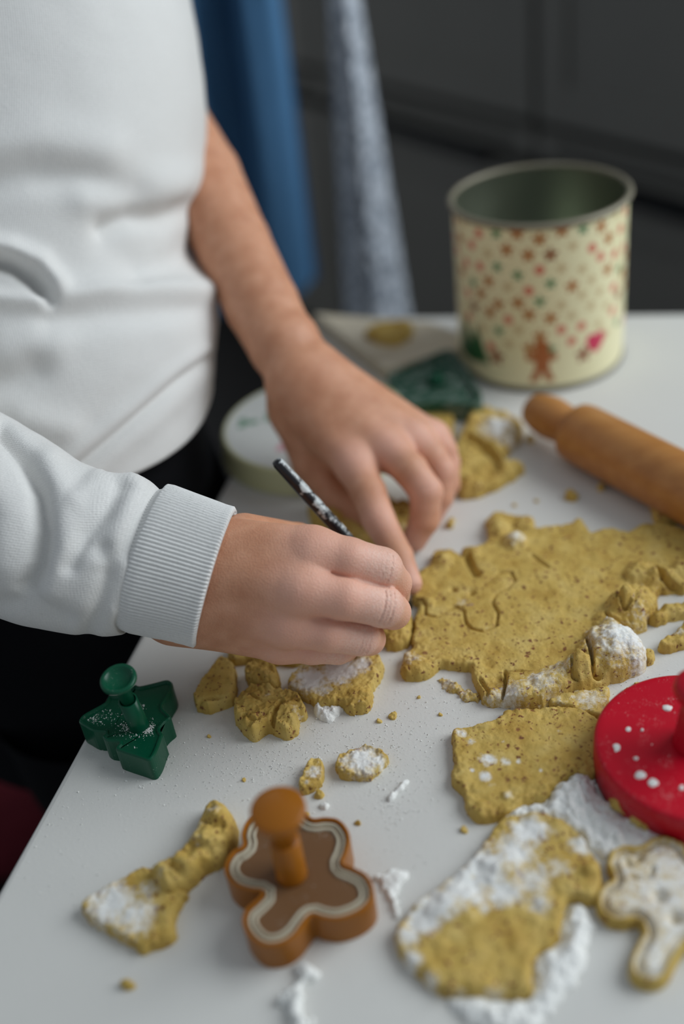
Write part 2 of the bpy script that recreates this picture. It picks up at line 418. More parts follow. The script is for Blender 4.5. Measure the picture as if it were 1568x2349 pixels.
# kitchen cabinets along the back: front line taken from the slanted gap between two drawer rows
zg = 0.66
def Z(px, py, z): return T(px, py, z - TOP)
ga, gb = Z(860, 195, zg), Z(1568, 368, zg)
ecab = xy(gb) - xy(ga); ecab /= np.linalg.norm(ecab)
E1 = A(ecab[0], ecab[1], 0); E3 = A(0, 0, 1); E2 = np.cross(E3, E1)     # E2 points into the cabinets
if E2 @ A(0, 1, 0) < 0: E2 = -E2
def on_front(px, py):
    r = ray(px, py); t = ((ga - CAM) @ E2) / (r @ E2); q = CAM + r * t
    return (q - ga) @ E1, q[2]
O = A(ga[0], ga[1], 0)
xs_gap = on_front(1232, 130)[0]
unit_w = 0.60
z_lo = on_front(1500, 452)[1]
def cabinet(x0, x1, label):
    c = thing('kitchen_cabinet', O + E1 * (x0 + x1) / 2 + E2 * 0.3, label, 'cabinet', 'dark grey kitchen cabinets')
    frame_box('body', O, E1, E2, E3, (x0, 0.022, 0.10), (x1, 0.58, 0.93), M['cabgap'], c, 0)
    frame_box('plinth', O, E1, E2, E3, (x0, 0.06, 0.0), (x1, 0.56, 0.10), M['cabgap'], c, 0)
    g = 0.007
    rows = [('drawer', zg + g, 0.925), ('drawer', z_lo + 0.01, zg - g), ('door', 0.11, z_lo - 0.012)]
    for nm, a, b in rows:
        d = frame_box(nm, O, E1, E2, E3, (x0 + g, 0.0, a), (x1 - g, 0.022, b), M['cabinet'], c, 0.002)
        # shaker frame: raised rails and stiles
        w = 0.032 if b - a < 0.25 else 0.055
        for lo, hi in (((x0 + g, -0.006, a), (x0 + g + w, 0.0, b)), ((x1 - g - w, -0.006, a), (x1 - g, 0.0, b))):
            frame_box('stile', O, E1, E2, E3, lo, hi, M['cabinet'], d, 0.0015)
        for lo, hi in (((x0 + g + w, -0.006, a), (x1 - g - w, 0.0, a + w)), ((x0 + g + w, -0.006, b - w), (x1 - g - w, 0.0, b))):
            frame_box('rail', O, E1, E2, E3, lo, hi, M['cabinet'], d, 0.0015)
        zc = b - 0.012 if nm == 'door' else b - 0.012
        if nm == 'door':
            frame_box('handle', O, E1, E2, E3, (x0 + 0.10, -0.022, b - 0.002), (x1 - 0.10, 0.0, b + 0.016), M['handle'], d, 0.002)
    return c
xc = xs_gap
for k, lb in ((-3, 'dark grey kitchen cabinet behind the blue hanging cloth'), (-2, 'dark grey kitchen cabinet behind the pale nubbly cloth'),
              (-1, 'dark grey kitchen cabinet between the pale nubbly cloth and the printed tin'), (0, 'dark grey kitchen cabinet with a black handle behind the printed tin')):
    cabinet(xc + k * unit_w + 0.0005, xc + (k + 1) * unit_w - 0.0005, lb)
w = frame_box('worktop', O, E1, E2, E3, (xc - 3 * unit_w, -0.02, 0.93), (xc + 1 * unit_w, 0.60, 0.965), M['cabgap'], None, 0.002)
tag(w, 'dark worktop lying along the grey kitchen cabinets', 'worktop')
wb_ = frame_box('wall_back', O, E1, E2, E3, (xc - 4.2 * unit_w, 0.61, 0), (xc + 1 * unit_w, 0.67, 2.5), M['wall'], None, 0)
tag(wb_, kind='structure')
# right wall with the window the daylight comes through
wy0, wy1, wz0, wz1 = -0.22, 1.32, 1.20, 2.45
for nm, lo, hi in (('wall_right', (WINX, -1.2, 0), (WINX + 0.1, 2.2, wz0)), ('wall_right_upper', (WINX, -1.2, wz1), (WINX + 0.1, 2.2, 2.6)),
                   ('wall_right_near', (WINX, -1.2, wz0), (WINX + 0.1, wy0, wz1)), ('wall_right_far', (WINX, wy1, wz0), (WINX + 0.1, 2.2, wz1))):
    v, f = box_vf(lo, hi); tag(mkobj(nm, v, f, M['wall'], smooth=False), kind='structure')
bpy.data.objects['wall_right']
m_frame = plain('window_frame_white', srgb(220, 220, 218), 0.5)
win = bpy.data.objects.new('window_1', None); col.objects.link(win); win.location = (WINX, (wy0 + wy1) / 2, wz0); win['_o'] = (WINX, (wy0 + wy1) / 2, wz0); win['kind'] = 'structure'
for lo, hi in (((WINX + 0.02, wy0, wz0), (WINX + 0.07, wy0 + 0.05, wz1)), ((WINX + 0.02, wy1 - 0.05, wz0), (WINX + 0.07, wy1, wz1)),
               ((WINX + 0.02, wy0 + 0.05, wz0), (WINX + 0.07, wy1 - 0.05, wz0 + 0.05)), ((WINX + 0.02, wy0 + 0.05, wz1 - 0.05), (WINX + 0.07, wy1 - 0.05, wz1)),
               ((WINX + 0.02, (wy0 + wy1) / 2 - 0.025, wz0 + 0.05), (WINX + 0.07, (wy0 + wy1) / 2 + 0.025, wz1 - 0.05))):
    v, f = box_vf(lo, hi); mkobj('window_frame', v, f, m_frame, win, smooth=False)

# ------------------------------------------------------------------ draped cloths at the back
def drape(name, left, right, dist, mat, label, cat, amp, waves, bumpy=0.0, n=160, m=120, seed=1, ztop=1.25, zbot=0.02):
    """a hanging cloth: left and right silhouettes as (px, py) pairs at the given depth, carried on to the floor and upwards"""
    def edge(e):
        (x0, y0), (x1, y1) = e
        a = P(x0, y0, dist); r = ray(x1, y1)
        # second point on the vertical plane through a that faces the camera
        nrm = A(a[0] - CAM[0], a[1] - CAM[1], 0); nrm /= np.linalg.norm(nrm)
        b = CAM + r * (((a - CAM) @ nrm) / (r @ nrm)); return a, b
    la, lb = edge(left); ra, rb = edge(right)
    def at(a, b, z): return a + (b - a) * ((z - a[2]) / (b[2] - a[2]))
    V = []; Fc = []; zs = np.linspace(ztop, zbot, m)
    nrm = A(la[0] + ra[0], la[1] + ra[1], 0); nrm /= np.linalg.norm(nrm)
    th = 0.025
    S = np.linspace(0, 1, n)
    for z in zs:
        L0, R0 = at(la, lb, z), at(ra, rb, z)
        for s in S:
            fold = amp * (math.sin(2 * math.pi * waves * s + 1.3 * math.sin(3 * z)) + 0.4 * math.sin(2 * math.pi * waves * 2.3 * s + 2))
            edgecurve = 0.03 * (2 * s - 1) ** 4
            V.append(L0 + (R0 - L0) * s + nrm * (fold + edgecurve))
    V = np.array(V)
    if bumpy: V = V - nrm * (bumpy * np.abs(fbm(V * 75, 3, seed)))[:, None]
    V = np.vstack([V, V + nrm * th])
    N1 = n * m
    for k in range(m - 1):
        for i in range(n - 1):
            a = k * n + i
            Fc.append((a, a + n, a + n + 1, a + 1)); Fc.append((N1 + a, N1 + a + 1, N1 + a + n + 1, N1 + a + n))
    for k in range(m - 1):
        a = k * n; b_ = k * n + n - 1
        Fc.append((a, N1 + a, N1 + a + n, a + n)); Fc.append((b_, b_ + n, N1 + b_ + n, N1 + b_))
    return tag(mkobj(name, V, Fc, mat), label, cat)
drape('blue_cloth', ((330, 0), (430, 700)), ((655, 0), (742, 700)), 1.12, M['blue'], 'blue cloth hanging in soft folds behind the child', 'cloth', 0.022, 2.2, seed=3, zbot=float(P(600, 900, 1.12)[2]))
drape('white_cloth', ((752, 0), (792, 720)), ((826, 0), (940, 720)), 1.02, M['boucle'], 'pale nubbly textured cloth hanging behind the table, widening downwards', 'cloth', 0.006, 1.2, bumpy=0.009, n=120, m=220, seed=5)

# stool with a maroon cushion in the dark beside the table
sp = P(-25, 1700, 1.05)
st = thing('stool', (sp[0], sp[1], 0), 'dark stool with a maroon cushion in the shade beside the table', 'stool')
v, f = lathe_vf([(0, 0), (0.13, 0.002), (0.148, 0.018), (0.145, 0.04), (0.12, 0.055), (0, 0.062)], A(sp[0], sp[1], sp[2] - 0.05), n=48)
mkobj('cushion', v, f, M['maroon'], st)
v, f = lathe_vf([(0, 0), (0.14, 0), (0.14, 0.02), (0, 0.02)], A(sp[0], sp[1], sp[2] - 0.07), n=48); mkobj('seat', v, f, M['cabgap'], st)
for k in range(4):
    a = k * math.pi / 2 + 0.6
    top_ = A(sp[0] + 0.09 * math.cos(a), sp[1] + 0.09 * math.sin(a), sp[2] - 0.07); bot = A(sp[0] + 0.13 * math.cos(a), sp[1] + 0.13 * math.sin(a), 0.0)
    v, f = lathe_vf([(0, 0), (0.012, 0), (0.014, np.linalg.norm(top_ - bot)), (0, np.linalg.norm(top_ - bot))], bot, top_ - bot, 16); mkobj('leg', v, f, M['cabgap'], st)

# ------------------------------------------------------------------ signed-distance modelling (hands)
class Field:
    def __init__(s, lo, hi, h):
        s.lo = np.asarray(lo, float); s.h = h
        s.n = np.ceil((np.asarray(hi) - s.lo) / h).astype(int) + 1
        s.f = np.full(tuple(s.n), 0.03)
    def _sub(s, a, b, m):
        i0 = np.clip(np.floor((np.minimum(a, b) - m - s.lo) / s.h).astype(int), 0, s.n - 1)
        i1 = np.clip(np.ceil((np.maximum(a, b) + m - s.lo) / s.h).astype(int) + 1, 1, s.n)
        sl = tuple(slice(i0[k], i1[k]) for k in range(3))
        g = np.meshgrid(*[s.lo[k] + s.h * np.arange(i0[k], i1[k]) for k in range(3)], indexing='ij')
        return sl, np.stack(g, -1)
    def cone(s, a, ra, b, rb, k):
        a = np.asarray(a); b = np.asarray(b)
        sl, g = s._sub(a, b, max(ra, rb) + k + 0.004)
        ab = b - a; t = np.clip(((g - a) @ ab) / (ab @ ab + 1e-12), 0, 1)
        d = np.linalg.norm(g - a - t[..., None] * ab, axis=-1) - (ra + (rb - ra) * t)
        s.f[sl] = smin(s.f[sl], d, k)
    def carve(s, pts, w, amp):
        pts = [np.asarray(p) for p in pts]
        sl, g = s._sub(np.min(pts, 0), np.max(pts, 0), 3 * w)
        sh = g.shape[:3]; d = segdist(g.reshape(-1, 3), pts).reshape(sh)
        s.f[sl] += amp * np.exp(-(d / w) ** 2)
def smin(a, b, k):
    if k <= 0: return np.minimum(a, b)
    h = np.maximum(k - np.abs(a - b), 0) / k
    return np.minimum(a, b) - h * h * k * 0.25
def surface_nets(F, lo, h):
    ins = F < 0
    c = [ins[dx:F.shape[0] - 1 + dx, dy:F.shape[1] - 1 + dy, dz:F.shape[2] - 1 + dz] for dx in (0, 1) for dy in (0, 1) for dz in (0, 1)]
    cnt = sum(x.astype(np.int8) for x in c)
    act = (cnt > 0) & (cnt < 8)
    idx = np.argwhere(act)
    vid = np.full(act.shape, -1, np.int64); vid[act] = np.arange(len(idx))
    offs = [(dx, dy, dz) for dx in (0, 1) for dy in (0, 1) for dz in (0, 1)]
    val = [F[idx[:, 0] + o[0], idx[:, 1] + o[1], idx[:, 2] + o[2]] for o in offs]
    acc = np.zeros((len(idx), 3)); n = np.zeros(len(idx))
    for i in range(8):
        for j in range(i + 1, 8):
            d = [offs[j][k] - offs[i][k] for k in range(3)]
            if sum(abs(x) for x in d) != 1: continue
            m = (val[i] < 0) != (val[j] < 0)
            t = np.where(m, val[i] / (val[i] - val[j] + 1e-20), 0)
            p = np.array(offs[i])[None] + t[:, None] * np.array(d)[None]
            acc += p * m[:, None]; n += m
    V = lo + h * (idx + acc / n[:, None])
    quads = []
    for ax in range(3):
        b, c2 = (ax + 1) % 3, (ax + 2) % 3
        s0 = [slice(1, F.shape[k] - 1) for k in range(3)]; s1 = list(s0)
        s0[ax] = slice(0, F.shape[ax] - 1); s1[ax] = slice(1, F.shape[ax])
        A0, A1 = ins[tuple(s0)], ins[tuple(s1)]
        for flip, m in ((False, A0 & ~A1), (True, ~A0 & A1)):
            e = np.argwhere(m)
            if not len(e): continue
            off = np.ones(3, int); off[ax] = 0
            e = e + off
            def cell(db, dc):
                q = e.copy(); q[:, b] += db; q[:, c2] += dc; return vid[q[:, 0], q[:, 1], q[:, 2]]
            q = np.stack([cell(-1, -1), cell(0, -1), cell(0, 0), cell(-1, 0)], 1)
            quads.append(q[:, ::-1] if flip else q)
    Q = np.vstack(quads); Q = Q[(Q >= 0).all(1)]
    return V, Q

def hand(chains, palm, palm_k, fingers_k, carves, h, margin=0.012, box=None):
    """palm: list of cones (a, ra, b, rb); chains: list of fingers [(p, r), ...]"""
    allp = [c[0] for c in palm] + [c[2] for c in palm] + [p for ch in chains for p, r in ch]
    rmax = 0.036
    lo = np.min(allp, 0) - rmax; hi = np.max(allp, 0) + rmax
    base = Field(lo, hi, h)
    for c in palm: base.cone(*c[:4], c[4] if len(c) > 4 else palm_k)
    tot = base.f.copy()
    for ch in chains:
        fl = Field(lo, hi, h)
        for (p0, r0), (p1, r1) in zip(ch[:-1], ch[1:]): fl.cone(p0, r0, p1, r1, 0.0016)
        merged = smin(base.f, fl.f, fingers_k)
        tot = smin(tot, merged, 0.0005)
    base.f = tot
    for pts, w, amp in carves: base.carve(pts, w, amp)
    V, Q = surface_nets(base.f, base.lo, h)
    return V, Q

mm = 0.001
# right hand: curled round the brush, back of the hand to the camera
RI = [(P(716, 1264, .468), 10.6*mm), (P(800, 1284, .466), 9.9*mm), (P(874, 1304, .470), 9.5*mm), (P(904, 1338, .492), 8.0*mm), (P(908, 1366, .512), 6.8*mm)]
RM = [(P(688, 1350, .462), 10.6*mm), (P(790, 1372, .461), 9.8*mm), (P(878, 1391, .467), 9.4*mm), (P(902, 1404, .490), 8.0*mm), (P(884, 1412, .511), 6.8*mm)]
RR = [(P(660, 1430, .470), 10.2*mm), (P(750, 1448, .469), 9.3*mm), (P(826, 1460, .475), 8.7*mm), (P(846, 1466, .496), 7.6*mm), (P(818, 1470, .512), 6.6*mm)]
RP = [(P(643, 1474, .484), 9.0*mm), (P(715, 1485, .483), 7.8*mm), (P(775, 1489, .487), 7.0*mm), (P(790, 1487, .502), 6.4*mm), (P(764, 1484, .514), 5.8*mm)]
RT = [(P(560, 1240, .492), 13*mm), (P(680, 1250, .520), 11*mm), (P(790, 1300, .528), 9.4*mm), (P(874, 1352, .530), 7.4*mm)]
palmR = [(P(300, 1292, .497), 24*mm, P(400, 1325, .492), 25*mm),
         (P(430, 1252, .485), 15*mm, RI[0][0], 10.5*mm), (P(425, 1305, .479), 15*mm, RM[0][0], 10.8*mm),
         (P(415, 1362, .481), 15*mm, RR[0][0], 10.2*mm), (P(405, 1408, .488), 13.5*mm, RP[0][0], 8.8*mm),
         (P(470, 1335, .497), 20*mm, P(660, 1385, .494), 15*mm)]
def ring_crease(a, r, dirn, up, w=0.55*mm, amp=0.5*mm, spread=1.1):
    """short arc across the back of a finger joint"""
    dirn = dirn / np.linalg.norm(dirn); side = np.cross(dirn, up); side /= np.linalg.norm(side)
    u2 = np.cross(side, dirn)
    pts = [a + (u2 * math.cos(t) + side * math.sin(t)) * r for t in np.linspace(-spread, spread, 7)]
    return (pts, w, amp)
toCam = -_F
carR = []
for ch, ts in ((RI, (0.90, 1.0, 1.10)), (RM, (0.84, 0.95, 1.06)), (RR, (0.86, 0.97, 1.08)), (RP, (0.85, 1.0))):
    a, b_ = ch[1][0], ch[2][0]; d = b_ - a
    for t in ts:
        carR.append(ring_crease(a + d * t, 9.0*mm if ch is not RP else 7.2*mm, d, toCam * 0.8 + _R * 0.3, 0.6*mm, 0.75*mm, 0.85))
carR += [([P(758, 1316, .4588), P(820, 1332, .4580), P(890, 1349, .464)], 0.9*mm, 1.0*mm), ([P(728, 1406, .4610), P(800, 1420, .4605), P(865, 1431, .467)], 0.9*mm, 1.0*mm),
         ([P(700, 1470, .4725), P(800, 1480, .478)], 0.8*mm, 0.8*mm)]
VR, QR = hand([RI, RM, RR, RP, RT], palmR, 0.012, 0.0055, carR, 0.00062)

# left hand: forearm coming down from the rolled-up sleeve, index finger pressing on the dough
LI = [(P(812, 1062, .590), 10.6*mm), (P(845, 1130, .577), 9.8*mm), (P(868, 1192, .567), 8.9*mm), (P(914, 1276, .556), 7.6*mm), (P(941, 1338, .5495), 6.2*mm)]
LM = [(P(890, 1032, .592), 10.6*mm), (P(940, 1078, .580), 9.8*mm), (P(977, 1128, .577), 9.2*mm), (P(972, 1194, .580), 8.3*mm), (P(950, 1238, .584), 7.0*mm)]
LR = [(P(950, 1010, .602), 10.0*mm), (P(988, 1046, .598), 9.2*mm), (P(1012, 1082, .600), 8.6*mm), (P(1008, 1140, .602), 7.8*mm), (P(988, 1186, .604), 6.6*mm)]
LP = [(P(994, 1002, .616), 8.4*mm), (P(1018, 1034, .614), 7.6*mm), (P(1026, 1062, .616), 7.2*mm), (P(1028, 1110, .617), 6.6*mm), (P(1012, 1146, .618), 5.8*mm)]
LT = [(P(672, 945, .618), 13*mm), (P(712, 1060, .626), 11.5*mm), (P(776, 1146, .622), 9.6*mm), (P(856, 1206, .606), 7.4*mm)]
palmL = [(P(250, 60, .745), 33*mm, P(380, 290, .705), 29*mm, 0.002), (P(380, 290, .705), 29*mm, P(455, 410, .680), 27.5*mm, 0.002), (P(455, 410, .680), 27.5*mm, P(532, 560, .655), 23.5*mm, 0.002),
         (P(532, 560, .655), 23.5*mm, P(600, 700, .632), 22*mm, 0.002), (P(600, 700, .632), 22*mm, P(650, 795, .618), 20*mm, 0.002),
         (P(650, 795, .618), 19*mm, P(676, 862, .613), 15*mm, 0.004), (P(664, 790, .619), 18*mm, P(712, 862, .614), 14*mm, 0.005),
         (P(664, 892, .608), 13*mm, LI[0][0], 10.4*mm), (P(690, 872, .606), 13*mm, LM[0][0], 10.4*mm),
         (P(716, 858, .608), 13*mm, LR[0][0], 9.8*mm), (P(738, 848, .614), 12*mm, LP[0][0], 8.2*mm),
         (P(680, 900, .625), 14*mm, P(860, 1020, .618), 12*mm), (P(672, 945, .618), 13*mm, P(790, 1040, .608), 11*mm)]
carL = []
for ch in (LI, LM, LR):
    a, b_, c_ = ch[1][0], ch[2][0], ch[3][0]
    d = c_ - a
    for t in (-1.4*mm, 0.6*mm):
        carL.append(ring_crease(b_ + d / np.linalg.norm(d) * t, 9.0*mm, d, toCam, 0.5*mm, 0.35*mm, 0.7))
VL, QL = hand([LI, LM, LR, LP, LT], palmL, 0.010, 0.0075, carL, 0.00095)

# inner trunk that carries both arms inside the clothes
SH_R, SH_L = P(-420, 560, .56), P(40, -330, .78)
body_f = Field(A(-0.75, 0.15, 0.60), A(0.05, 0.95, 1.42), 0.008)
trunk_t, trunk_b = P(-180, 40, .72), P(-60, 980, .70)
body_f.cone(trunk_b, 0.072, trunk_t, 0.080, 0.03)
body_f.cone(SH_R, 0.032, P(-200, 1080, .505), 0.028, 0.02); body_f.cone(P(-200, 1080, .505), 0.028, P(360, 1312, .497), 0.023, 0.02)
body_f.cone(trunk_t, 0.05, SH_R, 0.04, 0.03); body_f.cone(trunk_t, 0.05, SH_L, 0.04, 0.03)
body_f.cone(SH_L, 0.034, P(265, 85, .742), 0.028, 0.02)
VB, QB = surface_nets(body_f.f, body_f.lo, body_f.h)

Vall = np.vstack([VR, VL, VB]); Qall = np.vstack([QR, QL + len(VR), QB + len(VR) + len(VL)])
# reddish knuckles and fingertips, light on the fingers put in as paler skin, flour dust on the fingers of the working hand
red = np.zeros(len(Vall)); dust = np.zeros(len(Vall))
for ch in (RI, RM, RR, RP, LI, LM, LR, LP):
    for k, (w_, s_) in ((0, (0.013, 0.7)), (2, (0.013, 0.6)), (4, (0.012, 0.7))):
        red = np.maximum(red, s_ * np.exp(-(np.linalg.norm(Vall - (ch[k][0] + toCam * ch[k][1] * 0.7), axis=1) / w_) ** 2))
for ch in (RI, RM, RR, RP):
    red = np.maximum(red, 0.85 * np.exp(-(segdist(Vall, [q[0] + toCam * 0.003 for q in ch]) / 0.0135) ** 2))  # whole right-hand fingers paler: their strong light is painted into the skin
    dust = np.maximum(dust, 0.95 * np.exp(-(np.linalg.norm(Vall - (ch[2][0] + toCam * 0.006), axis=1) / 0.015) ** 2))
    dust = np.maximum(dust, 0.45 * np.exp(-(segdist(Vall, [ch[0][0], ch[2][0]]) / 0.013) ** 2))
for ch in (LI,):
    dust = np.maximum(dust, 0.5 * np.exp(-(np.linalg.norm(Vall - ch[4][0], axis=1) / 0.012) ** 2))

pb = P(-60, 980, .70)
person = thing('person', (pb[0], pb[1], 0.0), 'child in a white sweatshirt and black trousers cutting dough with both hands', 'person')
body = mkobj('body', Vall, Qall, M['skin'], person, attrs={'red': red, 'dust': dust})
tag(body, 'bare forearm and hands')

# nail of the pressing index finger
def nail(tip, prev, up, r, ln):
    d = tip - prev; d /= np.linalg.norm(d); side = np.cross(d, up); side /= np.linalg.norm(side); u2 = np.cross(side, d)
    V = []; F_ = []; n = 10
    for i in range(n + 1):
        for j in range(n + 1):
            a = (j / n - 0.5) * 2.0; t = i / n
            wd = 1 - 0.25 * (2 * t - 1) ** 4
            rr = r + 0.0002 - 0.0014 * t * t
            V.append(tip + d * ((t - 0.75) * ln + 0.0016) + (u2 * math.cos(a * wd) + side * math.sin(a * wd)) * rr)
    m = n + 1
    for i in range(n):
        for j in range(n): F_.append((i * m + j, i * m + j + 1, (i + 1) * m + j + 1, (i + 1) * m + j))
    o = mkobj('fingernail', V, F_, M['nail'], body)
    s = o.modifiers.new('solid', 'SOLIDIFY'); s.thickness = 0.0006; s.offset = -1
    return o
nail(LI[4][0], LI[3][0], toCam * 0.9 + _R * 0.55, 6.2*mm, 9*mm)

# ------------------------------------------------------------------ clothing: lofted shells with modelled folds
def interp_rows(rows, ys):
    rows = np.array(rows, float)
    return np.array([np.interp(ys, rows[:, 0], rows[:, k]) for k in range(1, rows.shape[1])]).T
def smooth1(a, k=5):
    ker = np.ones(k) / k; pad = np.pad(a, ((k // 2, k // 2), (0, 0)), mode='edge')
    return np.stack([np.convolve(pad[:, i], ker, 'valid') for i in range(a.shape[1])], 1)
def folds(V, Nrm, strokes, facing=True):
    px, py, z = project(V); pts = np.stack([px, py], 1)
    disp = np.zeros(len(V))
    for pl, w, amp in strokes:
        d = segdist(pts, [A(*p) for p in pl]); disp += amp * np.exp(-(d / w) ** 2)
    wgt = np.clip((Nrm @ toCam) * 2.2 + 0.5, 0, 1) if facing else 1.0
    return V + Nrm * (disp * wgt)[:, None]
def grid_faces(nr, nc, wrap=True):
    r = np.arange(nr - 1)[:, None]; c = np.arange(nc if wrap else nc - 1)[None]
    a = r * nc + c; b_ = r * nc + (c + 1) % nc
    return np.stack([a, b_, b_ + nc, a + nc], -1).reshape(-1, 4)
def grid_normals(G):
    du = np.roll(G, -1, 1) - np.roll(G, 1, 1); dv = np.gradient(G, axis=0)
    n = np.cross(du, dv); return n / (np.linalg.norm(n, axis=-1, keepdims=True) + 1e-12)

# torso of the sweatshirt
sil = [(-420, 300, .655), (-200, 396, .655), (0, 437, .650), (80, 452, .648), (150, 461, .647), (250, 468, .646), (330, 466, .645), (400, 461, .645), (445, 449, .645), (480, 438, .645),
       (530, 432, .645), (580, 433, .645), (612, 452, .645), (640, 478, .645), (680, 495, .644), (740, 498, .643), (800, 491, .642), (860, 487, .641), (915, 484, .640)]
NRW, NC = 240, 360
ys = np.linspace(-420, 915, NRW); rows = smooth1(interp_rows(sil, ys), 7)
th = np.linspace(0, 2 * math.pi, NC, endpoint=False)
a_t, b_t = 0.125, 0.112
drop = np.interp(ys, [-420, 200, 600, 915], [8, 12, 20, 36])
G = np.zeros((NRW, NC, 3)); knit = np.zeros((NRW, NC)); course = np.zeros((NRW, NC))
for k in range(NRW):
    p = P(rows[k, 0], ys[k], rows[k, 1])
    sc = np.interp(ys[k], [-420, -250, 100, 915], [0.55, 0.85, 1.0, 1.0])
    e2 = -(_F * math.cos(math.radians(drop[k])) + _U * math.sin(math.radians(drop[k])))
    ce = p - _R * a_t * sc
    cs, sn = np.cos(th), np.sin(th)
    cs2 = np.sign(cs) * np.abs(cs) ** 0.9; sn2 = np.sign(sn) * np.abs(sn) ** 0.9
    G[k] = ce + (_R * a_t * sc)[None] * cs2[:, None] + (e2 * b_t * sc)[None] * sn2[:, None]
    knit[k] = th * 0.118; course[k] = ys[k] * 0.55 / FPX
nrm = grid_normals(G)
cen = G.mean(1, keepdims=True)
if ((G - cen) * nrm).sum(-1).mean() < 0: nrm = -nrm
V = G.reshape(-1, 3); Nn = nrm.reshape(-1, 3)
torso_strokes = [
    ([(-60, 420), (60, 395), (170, 405), (300, 440)], 42, -0.006), ([(-60, 350), (100, 320), (240, 345)], 55, 0.004),
    ([(240, 520), (300, 500), (370, 500), (445, 472)], 26, -0.0065), ([(200, 450), (320, 440), (430, 420)], 45, 0.005),
    ([(250, 560), (300, 600), (300, 640)], 40, -0.0025), ([(440, 560), (400, 600), (330, 630)], 30, -0.003),
    ([(-40, 590), (30, 610), (75, 640), (100, 672), (112, 690)], 17, -0.011), ([(-60, 560), (20, 570), (90, 600), (130, 650)], 24, 0.0075),
    ([(-40, 680), (40, 690), (100, 692)], 22, 0.006),
    ([(115, 690), (220, 668), (340, 662), (470, 668)], 26, 0.0055), ([(120, 735), (300, 715), (440, 705)], 34, -0.0035),
    ([(-40, 880), (40, 870), (75, 850)], 38, -0.005), ([(20, 800), (120, 790)], 50, 0.003),
    ([(488, 812), (400, 880), (320, 950), (250, 1010), (120, 1120)], 9, -0.0030), ([(470, 800), (380, 865), (300, 935), (220, 1000), (100, 1100)], 18, 0.0022),
    ([(480, 850), (360, 960), (260, 1045), (150, 1150)], 24, 0.0018),
    ([(60, 960), (150, 985)], 40, 0.003)]
V = folds(V, Nn, torso_strokes)
V = V + Nn * (0.0012 * fbm(V * 22, 3, 8))[:, None]
# stay on the person's side of the table edge wherever the cloth comes below the table top
def clamp_edge(V, gap, zlim):
    s = (V[:, :2] - EDGE_P) @ EDGE_N
    over = np.where((V[:, 2] < zlim) & (s > -gap), s + gap, 0)
    W = V.copy(); W[:, :2] -= over[:, None] * EDGE_N[None]; return W
V = clamp_edge(V, 0.004, TOP + 0.003)
# hem rolled inwards
lastring = V[-NC:]; cc = lastring.mean(0)
inner = lastring + (cc - lastring) * 0.045; inner2 = inner + _U * 0.03
Vt = np.vstack([V, lastring + (cc - lastring) * 0.02 - _U * 0.001, inner, inner2])
kn = np.concatenate([knit.ravel(), np.tile(th * 0.118, 3)]); co = np.concatenate([course.ravel(), np.full(3 * NC, 0.3)])
shirt = mkobj('sweatshirt', Vt, grid_faces(NRW + 3, NC), M['sweatshirt'], person, attrs={'knit': kn, 'course': co})

def sleeve(name, cl, strokes, nr, nc, mat, parent, bdepth=1.0, ribs=0, ribamp=0.0, rollin=True, seed=0, noise=0.001):
    """cl: rows of (px, py, depth, half width px)"""
    cl = np.array(cl, float); s = np.concatenate([[0], np.cumsum(np.linalg.norm(np.diff(cl[:, :2], axis=0), axis=1))])
    q = np.linspace(0, s[-1], nr); R_ = np.stack([np.interp(q, s, cl[:, k]) for k in range(cl.shape[1])], 1)
    if nr > 60: R_ = smooth1(R_, 9)
    C = np.array([P(*r[:3]) for r in R_]); tan = np.gradient(C, axis=0); tan /= np.linalg.norm(tan, axis=1, keepdims=True)
    G = np.zeros((nr, nc, 3)); kn = np.zeros((nr, nc)); co = np.zeros((nr, nc)); th = np.linspace(0, 2 * math.pi, nc, endpoint=False)
    L = np.concatenate([[0], np.cumsum(np.linalg.norm(np.diff(C, axis=0), axis=1))])
    for k in range(nr):
        e2 = toCam - tan[k] * (toCam @ tan[k]); e2 /= np.linalg.norm(e2); e1 = np.cross(tan[k], e2)
        r = R_[k, 3] * R_[k, 2] / FPX
        rib = 1 + ribamp / r * np.abs(np.sin(th * ribs / 2)) if ribs else np.ones(nc)
        G[k] = C[k] + (np.cos(th) * rib)[:, None] * e1 * r + (np.sin(th) * rib)[:, None] * e2 * r * bdepth
        kn[k] = th * r; co[k] = L[k]
    nrm = grid_normals(G)
    if ((G - G.mean(1, keepdims=True)) * nrm).sum(-1).mean() < 0: nrm = -nrm
    V = folds(G.reshape(-1, 3), nrm.reshape(-1, 3), strokes)
    V = V + nrm.reshape(-1, 3) * (noise * fbm(V * 30, 3, seed))[:, None]
    if rollin:
        lr = V[-nc:]; cc = lr.mean(0); t = tan[-1]
        V = np.vstack([V, lr + (cc - lr) * 0.04 + t * 0.0012, lr + (cc - lr) * 0.085, lr + (cc - lr) * 0.10 - t * 0.03])
        kn = np.vstack([kn, np.tile(kn[-1], (3, 1))]); co = np.vstack([co, np.tile(co[-1], (3, 1))]); nr += 3
    return mkobj(name, V, grid_faces(nr, nc), mat, parent, attrs={'knit': kn.ravel(), 'course': co.ravel()})
